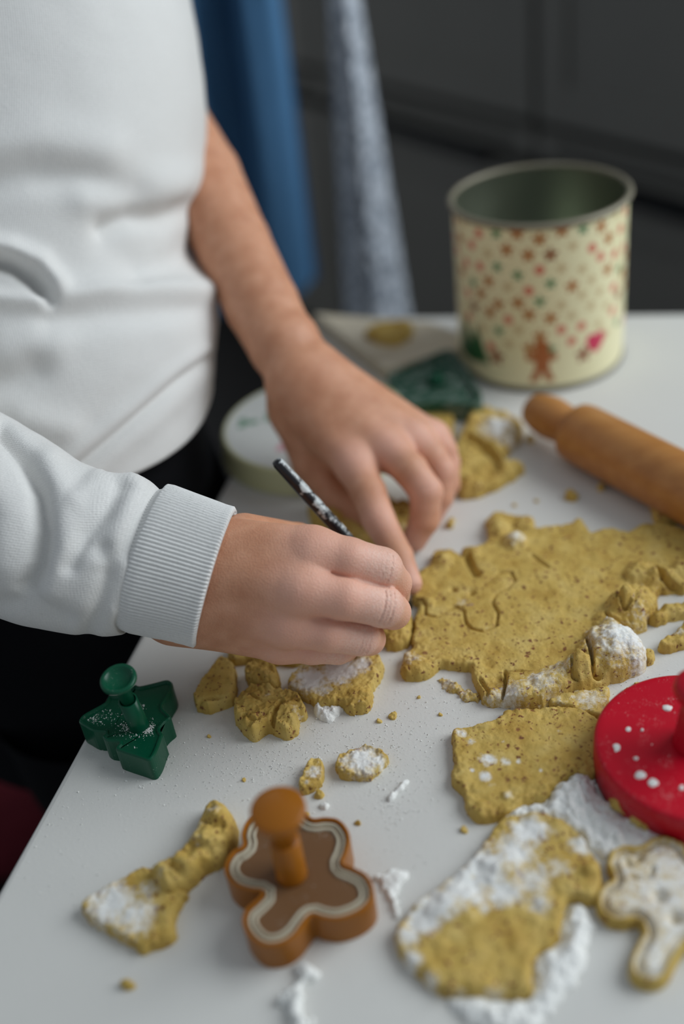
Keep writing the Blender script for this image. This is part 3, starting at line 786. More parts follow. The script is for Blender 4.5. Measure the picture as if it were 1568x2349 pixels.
sl_strokes = [
    ([(0, 985), (55, 1050), (92, 1130), (100, 1220), (88, 1300), (62, 1345)], 20, -0.0075), ([(-30, 1080), (20, 1180), (10, 1290)], 50, 0.004),
    ([(110, 1060), (150, 1150), (150, 1260), (120, 1350)], 36, 0.0035),
    ([(275, 1115), (240, 1180), (195, 1230), (165, 1300)], 17, -0.0032), ([(300, 1150), (265, 1230), (235, 1290)], 22, 0.0022),
    ([(238, 1260), (245, 1330), (225, 1400), (205, 1450)], 20, -0.0030), ([(185, 1290), (175, 1390)], 34, 0.0012),
    ([(290, 1300), (270, 1400)], 20, 0.0022), ([(225, 1095), (180, 1150)], 24, 0.002), ([(320, 1120), (300, 1100)], 20, 0.002),
    ([(-20, 1390), (80, 1380), (150, 1420)], 24, -0.0025)]
sleeve('sleeve', [(-440, 560, .56, 230), (-420, 800, .53, 240), (-340, 1000, .51, 246), (-180, 1110, .50, 226), (-60, 1166, .496, 224), (0, 1194, .492, 219), (100, 1240, .488, 200), (180, 1266, .486, 191),
                  (240, 1274, .484, 190), (285, 1268, .483, 184), (312, 1272, .483, 174), (326, 1276, .483, 160), (334, 1278, .483, 148)], sl_strokes, 200, 220, M['sweatshirt'], shirt, 0.82, rollin=False, seed=4)
M['cuff'] = mat_knit('ribbed_cuff', srgb(224, 224, 222), 0.35)
cf = sleeve('cuff', [(300, 1268, .483, 130), (316, 1272, .483, 150), (330, 1277, .483, 170), (350, 1283, .483, 172), (420, 1303, .483, 166), (470, 1318, .483, 162), (491, 1324, .483, 162)], [], 40, 1200, M['cuff'], shirt, 0.84, ribs=116, ribamp=0.0011, seed=6, noise=0.0004)
tag(cf, 'ribbed white cuff')
sleeve('sleeve', [(-60, -420, .78, 170), (100, -170, .775, 160), (210, 20, .765, 148), (262, 90, .760, 140)], [([(150, -100), (250, -60)], 30, -0.006)], 90, 120, M['sweatshirt'], shirt, 1.0, seed=9, noise=0.002)

# trousers
hem_c = lastring.mean(0)
tr = []; nrw, ncw = 60, 120
tw = np.linspace(0, 2 * math.pi, ncw, endpoint=False)
base_dir = lastring - hem_c
idx = (np.arange(ncw) * NC / ncw).astype(int)
zs = np.linspace(0.012, -0.24, nrw)
Vw = []
for k, dz in enumerate(zs):
    ring_ = hem_c + base_dir[idx] * np.interp(dz, [-0.24, -0.1, -0.02, 0.012], [0.97, 0.93, 0.89, 0.80]) + A(0, 0, dz)
    ring_ = ring_ + A(0.012, 0, 0) * np.clip(-dz * 6, 0, 1)
    Vw.append(ring_)
Vw = np.vstack(Vw); Vw = Vw + (0.004 * fbm(Vw * 14, 3, 21))[:, None] * A(1, -0.5, 0)
Vw = clamp_edge(Vw, 0.008, TOP + 0.004)
tro = mkobj('trousers', Vw, grid_faces(nrw, ncw), M['black'], person)
hip = Vw[-ncw:].mean(0)
for sgn, off in ((1, A(0.015, -0.062, 0)), (-1, A(0.0, 0.062, 0))):
    Vl = []
    for dz in np.linspace(0.06, -(hip[2] - 0.06), 40):
        r = np.interp(dz, [-(hip[2]), -0.3, 0.06], [0.05, 0.062, 0.076])
        c_ = hip + off + A(0, 0, dz)
        for a in np.linspace(0, 2 * math.pi, 48, endpoint=False): Vl.append(c_ + A(math.cos(a), math.sin(a), 0) * r)
    Vl = np.array(Vl); Vl = Vl + (0.006 * fbm(Vl * 12, 3, 31))[:, None] * A(1, 0.3, 0); Vl = clamp_edge(Vl, 0.012, TOP)
    mkobj('trouser_leg', Vl, grid_faces(40, 48), M['black'], tro)
    # dark sock at the foot of the leg
    c_ = A(hip[0] + off[0], hip[1] + off[1], 0)
    sf = Field(c_ + A(-0.09, -0.08, -0.01), c_ + A(0.20, 0.08, 0.13), 0.006)
    sf.cone(c_ + A(-0.02, 0, 0.035), 0.035, c_ + A(0.12, 0, 0.026), 0.026, 0.02); sf.cone(c_ + A(-0.005, 0, 0.035), 0.034, c_ + A(0, 0, 0.10), 0.035, 0.02)
    v, q = surface_nets(sf.f, sf.lo, sf.h); mkobj('sock', v, q, M['black'], tro)

# ------------------------------------------------------------------ brush in the right hand
b0, b1 = P(632, 1056, .512), P(944, 1398, tdepth(944, 1398, 0.006))
bd = (b1 - b0); bl = np.linalg.norm(bd)
br = thing('brush', b1, 'thin black floury brush held in the fingers of the sleeved hand', 'brush')
v, f = lathe_vf([(0, 0), (0.0022, 0.0), (0.0029, 0.002), (0.0033, 0.02), (0.0033, bl * 0.5), (0.0027, bl * 0.80), (0.0022, bl * 0.90), (0, bl * 0.90)], b0, bd, 24)
v = np.array(v)
m_, N_, L_, bs = newmat('black_floury_lacquer')
bs.inputs['Roughness'].default_value = 0.35
g_ = N_.new('ShaderNodeNewGeometry'); nz = N_.new('ShaderNodeTexNoise'); nz.inputs['Scale'].default_value = 150; nz.inputs['Detail'].default_value = 4; nz.inputs['Roughness'].default_value = 0.65
L_.new(g_.outputs['Position'], nz.inputs['Vector'])
rp = ramp(N_, [(0.47, srgb(20, 20, 25)), (0.55, srgb(190, 196, 196))]); at_ = N_.new('ShaderNodeAttribute'); at_.attribute_name = 'flour'
ad_ = N_.new('ShaderNodeMath'); ad_.operation = 'ADD'; L_.new(nz.outputs['Fac'], ad_.inputs[0]); L_.new(at_.outputs['Fac'], ad_.inputs[1])
L_.new(ad_.outputs[0], rp.inputs[0]); L_.new(rp.outputs[0], bs.inputs['Base Color'])
side_w = (v - b0 - np.outer((v - b0) @ bd / bl**2, bd)) @ (_R * 0.8 + _U * 0.6) / 0.0033
tt_ = (v - b0) @ bd / bl**2
mkobj('handle', v, f, m_, br, attrs={'flour': 0.10 * side_w + 0.16 * np.exp(-((tt_ - 0.33) / 0.10) ** 2) - 0.05 - 0.1 * np.exp(-((tt_ - 0.50) / 0.07) ** 2)})
v, f = lathe_vf([(0, bl * 0.89), (0.0024, bl * 0.89), (0.0030, bl * 0.93), (0.0024, bl * 0.98), (0, bl)], b0, bd, 20)
mkobj('tip', v, f, M['brush'], br)

# ------------------------------------------------------------------ dough and flour: raised relief with torn, rounded edges
def relief(name, label, cat, outline, thick, r, lumps=(), cracks=(), flour=(), fbase=0.0, cell=0.0008, edge_noise=0.0012, rough=0.0007,
           mat='dough', seed=0, smooth_n=3, base=0.0, conv=None, group=None, kind=None, parent=None, holes=(), noise_scale=220, plates=(), inner=None):
    cv = conv or (lambda x, y: (x, y))
    outline = [cv(*p) for p in outline]
    poly = [xy(T(x, y, base + thick * 0.45)) for x, y in outline]
    poly = np.array(smooth_poly(poly, smooth_n)) if smooth_n > 1 else np.array(poly)
    lo, hi = poly.min(0) - 3 * cell, poly.max(0) + 3 * cell
    nx, ny = (np.ceil((hi - lo) / cell)).astype(int) + 1
    X, Y = np.meshgrid(lo[0] + cell * np.arange(nx), lo[1] + cell * np.arange(ny), indexing='ij')
    pts = np.stack([X.ravel(), Y.ravel()], 1); p3 = np.column_stack([pts, np.full(len(pts), seed * 0.37)])
    d = segdist(pts, poly, True) * np.where(inside(pts, poly), 1, -1)
    d = d + edge_noise * (fbm(p3 * 160, 3, seed) + 0.5 * fbm(p3 * 480, 2, seed + 9))
    D = d.reshape(nx, ny)
    gx, gy = np.gradient(D, cell); gl = np.sqrt(gx ** 2 + gy ** 2) + 1e-9
    ins = D > 0
    cellk = ins[:-1, :-1] | ins[1:, :-1] | ins[:-1, 1:] | ins[1:, 1:]
    I, J = np.nonzero(cellk)
    used = np.zeros((nx, ny), bool)
    for a, b_ in ((0, 0), (1, 0), (0, 1), (1, 1)): used[I + a, J + b_] = True
    out = used & ~ins
    sh = np.clip(-D, 0, cell * 1.5) / np.maximum(gl, 0.5)
    X2 = np.where(out, X + gx / gl * sh, X); Y2 = np.where(out, Y + gy / gl * sh, Y)
    s = np.clip(d / (0.62 * r if mat == 'dough' else r), 0, 1); prof = np.clip(1 - (1 - s) ** 2.6, 0, 1) ** 0.55
    h = thick * prof
    n1 = fbm(p3 * noise_scale, 4, seed + 3); n2 = fbm(p3 * noise_scale * 0.3, 3, seed + 5)
    mask = np.clip(d / (0.4 * r), 0, 1)
    crumb = 1 + 1.6 * np.exp(-(d / (1.6 * r)) ** 2)
    n3 = fbm(p3 * noise_scale * 3.1, 3, seed + 7)
    h = h + mask * (rough * n1 * crumb + 0.7 * rough * n2 + 0.55 * rough * n3 * (0.35 + 1.4 * np.exp(-(d / (2.2 * r)) ** 2)))
    wob = np.column_stack([fbm(p3 * 190, 3, seed + 11), fbm(p3 * 190 + 40, 3, seed + 12)])
    for lp in lumps:
        lx, ly, rp, lh = lp[:4]; lx, ly = cv(lx, ly)
        c_ = T(lx, ly, base + thick); rr = rp * (cv(1, 0)[0] - cv(0, 0)[0]) * tdepth(lx, ly, base + thick) / FPX
        dd = np.linalg.norm(pts + wob * 0.22 * rr - c_[:2], axis=1) / rr
        h = h + mask * np.clip(d / (1.8 * r), 0, 1) ** 0.6 * lh * np.clip(1 - dd ** 2, 0, 1) ** 1.05 * (1 + 0.18 * n1)
    for pl, lev in plates:                                      # overlapping layers with a torn edge
        pp = np.array([xy(T(*cv(*p), base + thick)) for p in pl])
        dd = segdist(pts, pp, True) * np.where(inside(pts, pp), 1, -1) + 0.0011 * n1 + 0.0008 * n2
        h = h + mask * lev * np.sqrt(np.clip(1 - (1 - np.clip(dd / 0.0022, 0, 1)) ** 2, 0, 1))
    for pl, w_, dep in cracks:
        pp = [xy(T(*cv(*p), base + thick)) for p in pl]
        dd = segdist(pts + wob * 0.25 * w_, pp); h = h - mask * dep * np.exp(-(dd / w_) ** 4)
    for hx, hy, w_, dep in holes:
        q = T(*cv(hx, hy), base + thick)[:2]; h = h - mask * dep * np.exp(-(np.linalg.norm(pts - q, axis=1) / w_) ** 2)
    h = np.where(d > 0, np.maximum(h, 0.0002), 0.0)
    fl = np.full(len(pts), fbase)
    for fx, fy, rp, am in flour:
        fx, fy = cv(fx, fy); q = T(fx, fy, base + thick); rr = rp * (cv(1, 0)[0] - cv(0, 0)[0]) * tdepth(fx, fy, base + thick) / FPX
        fl = np.maximum(fl, am * np.exp(-(np.linalg.norm(pts + wob * 0.3 * rr - q[:2], axis=1) / rr) ** 2 * 1.2))
    if inner: fl = np.maximum(fl, inner[1] * np.clip((d - inner[0]) / 0.0012, 0, 1) * (0.85 + 0.3 * n2))
    Vz = TOP + base + h.reshape(nx, ny)
    vid = np.full((nx, ny), -1); vid[used] = np.arange(used.sum())
    Vv = np.column_stack([X2[used], Y2[used], Vz[used]])
    Fq = np.stack([vid[I, J], vid[I + 1, J], vid[I + 1, J + 1], vid[I, J + 1]], 1)
    # flat underside so that the piece is closed
    nb = len(Vv); Vb = Vv.copy(); Vb[:, 2] = TOP + base
    Vv = np.vstack([Vv, Vb]); Fq = np.vstack([Fq, Fq[:, ::-1] + nb])
    flv = fl.reshape(nx, ny)[used]
    o = mkobj(name, Vv, Fq, M[mat], parent, attrs={'flour': np.concatenate([flv, flv])})
    return tag(o, label, cat, group, kind)

def conv(ox, oy, s): return lambda x, y: (ox + x / s, oy + y / s)
c2v = conv(840, 1130, 2.1538); c3v = conv(860, 1700, 2.2147); c4v = conv(100, 1480, 1.912); c7v = conv(400, 1440, 2.8); c5v = conv(900, 600, 2.347)

relief('dough_sheet', 'large rolled-out nutty dough sheet with a figure outline pressed into it', 'dough',
    [(245, 470), (245, 400), (320, 365), (330, 300), (430, 295), (475, 330), (475, 285), (560, 270), (600, 230), (585, 150), (640, 110), (740, 120), (825, 140), (835, 188), (890, 180), (1000, 165),
     (1040, 135), (1085, 165), (1110, 205), (1150, 195), (1230, 185), (1290, 200), (1350, 170), (1450, 165), (1568, 190), (1640, 240), (1690, 310), (1680, 400), (1600, 470), (1568, 495), (1500, 490), (1440, 500),
     (1445, 560), (1400, 630), (1370, 680), (1300, 690), (1350, 760), (1385, 790), (1370, 870), (1300, 905), (1230, 925), (1130, 965), (1000, 1005), (900, 1040), (860, 1060), (780, 1065), (690, 1050),
     (600, 1045), (555, 1000), (525, 920), (515, 872), (440, 868), (370, 855), (335, 885), (290, 910), (200, 915), (168, 880), (182, 810), (232, 780), (222, 740), (235, 680), (240, 620), (262, 570), (215, 530)],
    0.0052, 0.0036, conv=c2v, cell=0.00052, seed=1,
    lumps=[(1225, 790, 185, .0085), (1330, 560, 135, .0095), (1250, 570, 70, .0060), (1060, 900, 92, .0085), (1000, 900, 80, .0045), (640, 170, 75, .0045), (735, 245, 70, .0055), (380, 335, 62, .0035), (520, 300, 50, .003),
           (1365, 405, 100, .0060), (1480, 430, 90, .0055), (1590, 380, 90, .006), (1200, 640, 95, .0040), (790, 155, 60, .0035), (240, 850, 75, .0022), (620, 1000, 60, .0020), (800, 1010, 110, .0028), (920, 960, 100, .0045), (300, 545, 45, .002)],
    plates=[([(690, 890), (760, 895), (830, 890), (960, 850), (1050, 760), (1090, 740), (1110, 830), (1115, 960), (1000, 1000), (880, 1050), (760, 1060), (670, 1030), (685, 950)], .0028),
            ([(1100, 700), (1180, 650), (1290, 690), (1360, 760), (1390, 860), (1240, 920), (1125, 905), (1110, 800)], .0024)],
    cracks=[([(290, 600), (350, 612), (400, 580), (440, 558), (480, 580), (490, 640), (520, 672), (580, 684), (640, 655), (650, 590), (622, 540), (640, 500), (700, 470), (735, 430), (715, 390), (660, 395), (610, 440), (580, 452)], 0.00075, 0.0024),
            ([(290, 600), (292, 560), (272, 530), (240, 520)], 0.00075, 0.0024), ([(1085, 735), (1110, 820), (1116, 915)], 0.0010, 0.006), ([(684, 880), (688, 950), (672, 1010)], 0.0008, 0.004), ([(820, 310), (900, 370)], 0.0010, 0.0015),
            ([(1270, 520), (1235, 560), (1270, 610), (1300, 590)], 0.0009, 0.004), ([(1180, 600), (1200, 640), (1310, 660)], 0.0010, 0.004), ([(1012, 895), (1015, 940), (1040, 950)], 0.0007, 0.004),
            ([(500, 320), (520, 360), (545, 400)], 0.0022, 0.0045), ([(1430, 370), (1460, 440), (1540, 470)], 0.0016, 0.006), ([(690, 885), (760, 880), (820, 890)], 0.0007, 0.002), ([(560, 920), (600, 980), (590, 1020)], 0.0008, .002)],
    holes=[(430, 475, .0016, .003), (520, 492, .0017, .003), (1130, 912, .0017, .008), (655, 915, .002, .003), (1300, 640, .001, .003), (350, 460, .003, .0012)],
    flour=[(1270, 770, 210, .72), (1180, 860, 60, .4), (1360, 620, 120, .33), (740, 240, 75, .55), (850, 960, 130, .50), (700, 1010, 120, .54), (940, 900, 110, .42), (230, 820, 80, .45), (620, 670, 50, .30), (300, 610, 60, .30), (480, 545, 70, .34), (1330, 480, 90, .28), (600, 1020, 60, .40), (620, 150, 60, .3), (1450, 450, 120, .22)], fbase=0.03)

relief('dough_flap', 'floured dough flap between the large sheet and the speckled square sheet', 'dough',
    [(900, 1040), (960, 1000), (1080, 985), (1190, 960), (1200, 1010), (1170, 1070), (1150, 1110), (1060, 1090), (960, 1060)], 0.0040, 0.0025, conv=c2v, seed=2, flour=[(1100, 1010, 120, .5), (960, 1030, 60, .4)], rough=.0008)
relief('dough_nub', 'rounded dough nub beside the fingers holding the brush', 'dough',
    [(60, 690), (100, 640), (160, 610), (215, 600), (238, 640), (225, 690), (215, 740), (150, 765), (95, 760)], 0.0065, 0.006, conv=c2v, seed=3, cell=0.0006, lumps=[(150, 690, 60, .002)])
relief('dough_sheet', 'speckled square dough sheet with white flour spots touching the red cutter', 'dough',
    [(425, 1185), (470, 1168), (560, 1150), (650, 1122), (680, 1085), (760, 1072), (850, 1072), (950, 1062), (1060, 1080), (1130, 1120), (1190, 1180), (1215, 1260), (1200, 1340), (1120, 1400), (1000, 1410), (930, 1450), (880, 1510),
     (770, 1540), (720, 1590), (650, 1615), (560, 1622), (500, 1575), (470, 1500), (425, 1440), (430, 1350), (428, 1260)],
    0.0050, 0.0034, conv=c2v, cell=0.00062, seed=4, lumps=[(560, 1570, 70, .001), (690, 1500, 30, .002)],
    flour=[(600, 1320, 50, .75), (680, 1325, 40, .6), (590, 1400, 42, .75), (525, 1370, 18, .7), (470, 1190, 40, .6), (520, 1225, 35, .5), (750, 1325, 25, .55), (675, 1230, 16, .5), (860, 1370, 15, .55), (700, 1500, 40, .45), (950, 1180, 20, .4), (620, 1440, 60, .25)], fbase=0.04)
relief('dough_scrap', 'crumbly dough strip at the folded right side of the large sheet', 'dough',
    [(1390, 635), (1410, 600), (1460, 565), (1520, 560), (1600, 560), (1640, 600), (1560, 615), (1500, 625), (1440, 652)], 0.0050, 0.004, conv=c2v, seed=5, lumps=[(1440, 610, 40, .003), (1530, 590, 40, .002)], rough=.0012)
relief('dough_scrap', 'torn dough scrap with a floury edge right of the folded lumps', 'dough',
    [(1440, 765), (1470, 722), (1540, 680), (1568, 640), (1640, 620), (1660, 700), (1600, 750), (1550, 765), (1480, 785)], 0.0055, 0.004, conv=c2v, seed=6, flour=[(1540, 680, 50, .45)], rough=.001)
relief('dough_crumb', 'small brown dough crumb at the floured mound', 'crumb', [(1370, 790), (1400, 775), (1422, 800), (1410, 838), (1385, 845)], 0.004, 0.003, conv=c2v, seed=7, cell=.0005)
relief('flour_crumbs', 'loose floury crumbs trailing below the large dough sheet', 'flour',
    [(350, 925), (385, 912), (425, 935), (480, 965), (550, 1005), (548, 1030), (490, 1030), (440, 990), (390, 968)], 0.0018, 0.003, conv=c2v, seed=8, cell=.0005, rough=.0016, edge_noise=.003, flour=[(400, 940, 80, .5), (480, 990, 60, .42)], fbase=.3)

# scraps in front of the sleeved hand
relief('dough_scrap', 'angular mustard dough scrap between the green tree cutter and the crumbly lump', 'dough',
    [(305, 210), (345, 225), (402, 272), (396, 390), (372, 468), (300, 500), (220, 522), (145, 508), (125, 455), (170, 372), (240, 290)], 0.0080, 0.0018, conv=c7v, seed=10, cell=.0005, smooth_n=1, edge_noise=.0008, lumps=[(330, 330, 120, .0010)], cracks=[([(140, 470), (240, 450), (360, 430)], .0008, .002)])
relief('dough_lump', 'crumbly cracked dough lump lying in front of the sleeved hand', 'dough',
    [(400, 490), (470, 400), (560, 390), (690, 410), (780, 430), (850, 540), (800, 580), (790, 640), (720, 690), (640, 660), (600, 640), (560, 670), (500, 695), (430, 640), (385, 590)], 0.0085, 0.0032, conv=c7v, seed=11, cell=.0005, noise_scale=300,
    lumps=[(480, 470, 80, .0020), (560, 540, 110, .0020), (720, 540, 100, .0028), (450, 590, 60, .0015)], cracks=[([(620, 640), (640, 560), (690, 470)], .0012, .004), ([(480, 430), (560, 470), (700, 440)], .0009, .002), ([(440, 560), (520, 600)], .0008, .0025)], rough=.0013, flour=[(600, 430, 60, .35), (780, 530, 60, .35)], fbase=.08)
relief('dough_lump', 'brownish dough chunk leaning on the crumbly cracked lump', 'dough',
    [(455, 300), (490, 255), (600, 230), (660, 280), (680, 340), (660, 390), (560, 400), (490, 370)], 0.0085, 0.0030, conv=c7v, seed=12, cell=.0005, noise_scale=300, lumps=[(560, 310, 80, .002), (640, 360, 40, .002)], rough=.0012, flour=[(560, 290, 60, .2)])
relief('dough_scrap', 'dark little dough scrap beneath the edge of the sleeved hand', 'dough',
    [(330, 160), (380, 110), (500, 100), (640, 110), (800, 130), (830, 200), (760, 240), (660, 225), (560, 215), (450, 225), (380, 225), (335, 205)], 0.0045, 0.004, conv=c7v, seed=13, cell=.0007, rough=.001)
relief('dough_scrap', 'flour-coated dough slab between the sleeved hand and the crumbly lump', 'dough',
    [(730, 370), (800, 275), (900, 225), (1000, 200), (1150, 175), (1320, 205), (1332, 300), (1275, 380), (1272, 450), (1225, 520), (1130, 540), (1070, 505), (1000, 500), (900, 490), (780, 420)], 0.0065, 0.0024, conv=c7v, seed=14, cell=.0005, edge_noise=.0016,
    flour=[(880, 330, 150, .85), (1050, 280, 160, .85), (1200, 240, 100, .7), (820, 380, 60, .6), (960, 400, 80, .55), (1180, 470, 50, .3)], fbase=.1, rough=.001, lumps=[(1180, 420, 70, .0015)])
relief('flour_clump', 'white flour clump at the foot of the flour-coated dough slab', 'flour',
    [(880, 480), (960, 470), (1050, 500), (1090, 520), (1040, 560), (980, 588), (920, 560)], 0.0036, 0.005, conv=c7v, seed=15, cell=.0005, mat='flour', rough=.0009, edge_noise=.0018, noise_scale=420)
relief('dough_scrap', 'small floured dough piece nearest the orange cutter knob', 'dough',
    [(880, 850), (930, 845), (970, 880), (955, 1000), (880, 1040), (822, 1055), (800, 1010), (840, 910)], 0.0050, 0.0016, conv=c7v, seed=16, cell=.0004, smooth_n=1, flour=[(890, 920, 70, .6), (850, 990, 40, .4)], fbase=.2)
relief('dough_scrap', 'small flour-topped dough block alone on the table top', 'dough',
    [(1062, 830), (1150, 792), (1230, 770), (1340, 800), (1382, 840), (1330, 900), (1255, 965), (1060, 960), (1035, 890)], 0.0055, 0.0018, conv=c7v, seed=17, cell=.0004, smooth_n=1, flour=[(1200, 850, 130, .8), (1300, 840, 80, .7), (1100, 860, 60, .6)], fbase=.25, rough=.0009)
for k, (x, y, r_) in enumerate(((935, 1072, 34), (1390, 566, 26), (960, 1140, 26))):
    pts_ = [(x + r_ * math.cos(a) * (1.1 if k else 1), y + r_ * 0.7 * math.sin(a)) for a in np.linspace(0, 2 * math.pi, 8, endpoint=False)]
    relief(('dough_crumb', 'seed', 'flour_clump')[k], ('reddish crumb beside the small floured dough piece', 'single pale seed lying below the flour-coated slab', 'small white flour clump behind the orange cutter')[k], ('crumb', 'seed', 'flour')[k], pts_, 0.0022, 0.002, conv=c7v, seed=40 + k, cell=.0004, mat=('dough', 'dough', 'flour')[k], flour=[(x, y, 30, (.2, .1, .9)[k])])

# lower left scrap
relief('dough_scrap', 'flat flour-topped dough scrap with a pointed end beside the orange cutter', 'dough',
    [(170, 1150), (220, 1100), (350, 1030), (440, 980), (520, 1005), (570, 1070), (640, 1085), (600, 1140), (575, 1200), (572, 1290), (440, 1342), (380, 1310), (250, 1240), (180, 1190)], 0.0055, 0.0024, conv=c4v, seed=18, cell=.0006,
    flour=[(300, 1130, 150, .75), (390, 1190, 140, .65), (450, 1080, 80, .5), (260, 1170, 70, .6)], fbase=.08)
relief('dough_roll', 'twisted dough roll lying against the flat flour-topped scrap', 'dough',
    [(718, 700), (790, 692), (838, 760), (842, 860), (790, 930), (700, 990), (620, 1060), (550, 1095), (500, 1060), (470, 1000), (530, 960), (580, 930), (640, 860), (680, 770)], 0.011, 0.009, conv=c4v, seed=19, cell=.0007,
    lumps=[(770, 740, 60, .004), (700, 850, 70, .003), (620, 980, 70, .003), (520, 1020, 60, .002)], cracks=[([(650, 870), (740, 900), (800, 860)], .0018, .003), ([(560, 960), (620, 1010)], .0016, .003), ([(700, 760), (790, 790)], .0016, .002)], rough=.0012, flour=[(740, 720, 60, .4), (680, 860, 50, .35), (520, 1000, 60, .35), (680, 780, 50, .4)], fbase=.05)
relief('dough_crumb', 'lone yellow dough crumb near the table edge', 'crumb', [(330, 1480), (350, 1462), (385, 1465), (405, 1482), (385, 1502), (350, 1502)], 0.004, 0.0035, conv=c4v, seed=20, cell=.0005)
relief('flour_clump', 'loose flour clumps in front of the orange cutter', 'flour', [(1095, 1480), (1110, 1400), (1190, 1400), (1200, 1460), (1150, 1500), (1140, 1560), (1170, 1640), (1120, 1700), (1060, 1620), (1050, 1540)], 0.0040, 0.004, conv=c4v, seed=21, cell=.0006, mat='flour', rough=.0012, edge_noise=.003, noise_scale=380)

# flour-covered dough and heaps on the lower right
relief('dough_sheet', 'flour-smeared dough sheet with bare brown patches', 'dough',
    [(600, 440), (700, 390), (850, 370), (1000, 440), (1110, 580), (1150, 660), (1150, 740), (1110, 830), (980, 810), (930, 1000), (840, 1060), (800, 1130), (805, 1270), (720, 1300), (480, 1300), (330, 1280), (230, 1210), (150, 1120), (100, 1020), (110, 950), (190, 850), (300, 760), (450, 640), (540, 550)],
    0.0055, 0.0038, conv=c3v, cell=.0008, seed=22, rough=.0009, lumps=[(400, 830, 140, .0022), (640, 640, 120, .002), (1100, 660, 50, .003)],
    flour=[(250, 900, 120, .9), (330, 830, 130, .95), (450, 740, 150, .95), (560, 640, 150, .95), (700, 560, 150, .8), (650, 760, 130, .75), (800, 700, 140, .62), (780, 450, 120, .85), (930, 640, 90, .5), (830, 820, 90, .6), (1050, 520, 80, .7), (170, 990, 80, .7), (190, 1110, 80, .7), (600, 1290, 90, .5), (280, 1210, 70, .6), (420, 1290, 70, .5), (560, 840, 70, .5)], fbase=.05)
relief('flour_heap', 'ragged white flour heap between the square dough sheet and the red cutter', 'flour',
    [(640, 430), (690, 340), (790, 320), (860, 315), (880, 245), (960, 185), (1050, 130), (1105, 180), (1150, 270), (1220, 340), (1330, 385), (1430, 400), (1490, 470), (1480, 560), (1330, 570), (1200, 590), (1120, 560), (1040, 470), (900, 400), (760, 400)],
    0.0042, 0.010, conv=c3v, cell=.0007, seed=23, mat='flour', rough=.0010, edge_noise=.0035, noise_scale=330, lumps=[(1040, 230, 110, .0035), (950, 330, 120, .002), (720, 370, 60, .0015)])
relief('flour_heap', 'soft white flour heap in front of the bare dough patch', 'flour',
    [(970, 830), (1060, 850), (1110, 940), (1080, 1080), (1010, 1220), (900, 1350), (830, 1480), (600, 1500), (450, 1420), (380, 1320), (480, 1290), (700, 1310), (800, 1290), (810, 1130), (860, 1060), (945, 1000)],
    0.0038, 0.012, conv=c3v, cell=.0007, seed=24, mat='flour', rough=.0009, edge_noise=.003, noise_scale=330, lumps=[(960, 1060, 120, .002), (850, 1250, 80, .001)])
relief('flour_streak', 'flour streak beside the floured dough sheet and orange cutter', 'flour', [(-20, 680), (40, 660), (130, 650), (140, 690), (110, 760), (125, 860), (100, 890), (60, 800), (10, 740)], 0.0025, 0.004, conv=c3v, cell=.0007, seed=25, mat='flour', rough=.0014, edge_noise=.003)
relief('flour_streak', 'short raised flour smear on bare table left of the square dough sheet', 'flour', [(65, 280), (90, 250), (130, 210), (165, 200), (150, 235), (110, 275), (70, 300)], 0.0015, 0.002, conv=c3v, cell=.0005, seed=26, mat='flour', rough=.001, edge_noise=.0015)
relief('dough_scrap', 'crushed dough crumbs in flour under the rim of the red cutter', 'dough', [(1190, 270), (1250, 290), (1330, 350), (1430, 400), (1420, 440), (1350, 430), (1270, 370), (1200, 330)], 0.0040, 0.004, base=0.004, conv=c3v, cell=.0006, seed=27, rough=.0014, flour=[(1270, 350, 50, .35)], fbase=.1)

# gingerbread figure: half seen, the other half mirrored about its own axis
half = [(1345, 545), (1260, 545), (1195, 575), (1172, 640), (1200, 715), (1150, 750), (1118, 805), (1125, 865), (1170, 920), (1250, 948), (1330, 935), (1356, 985), (1320, 1050), (1290, 1120), (1295, 1200), (1350, 1245), (1430, 1255), (1490, 1215), (1520, 1150), (1560, 1090), (1600, 1040)]
hw_ = [xy(T(*c3v(*p), .0025)) for p in half]
ax0, ax1 = xy(T(*c3v(1345, 545), .0025)), xy(T(*c3v(1600, 1040), .0025))
axd = (ax1 - ax0) / np.linalg.norm(ax1 - ax0)
mir = [2 * (ax0 + axd * ((p - ax0) @ axd)) - p for p in hw_[1:-1]]
ging = [project(A(p[0], p[1], TOP + .0025)[None])for p in hw_ + mir[::-1]]
gpx = [(float(p[0][0]), float(p[1][0])) for p in ging]
inner_w = offset_poly([tuple(p) for p in ccw(smooth_poly([tuple(p) for p in hw_ + mir[::-1]], 3))], 0.0036)
gin = [(lambda q: (float(q[0][0]), float(q[1][0])))(project(A(p[0], p[1], TOP + .0055)[None])) for p in inner_w]
relief('dough_figure', 'floured gingerbread-man dough cut-out with buttons and smile beside the flour', 'dough', gpx, 0.0060, 0.0020, cell=.0005, seed=28, edge_noise=.0003, rough=.0003, inner=(.0012, .62),
    cracks=[(gin + gin[:1], .0011, .0032), ([c3v(*p) for p in ((1310, 690), (1360, 700), (1400, 680), (1412, 645))], .0009, .002)],
    holes=[c3v(1445, 785) + (.0024, .004), c3v(1525, 895) + (.0024, .004), c3v(1285, 612) + (.0018, .003), c3v(1338, 592) + (.0018, .003)],
    flour=[], fbase=.16)

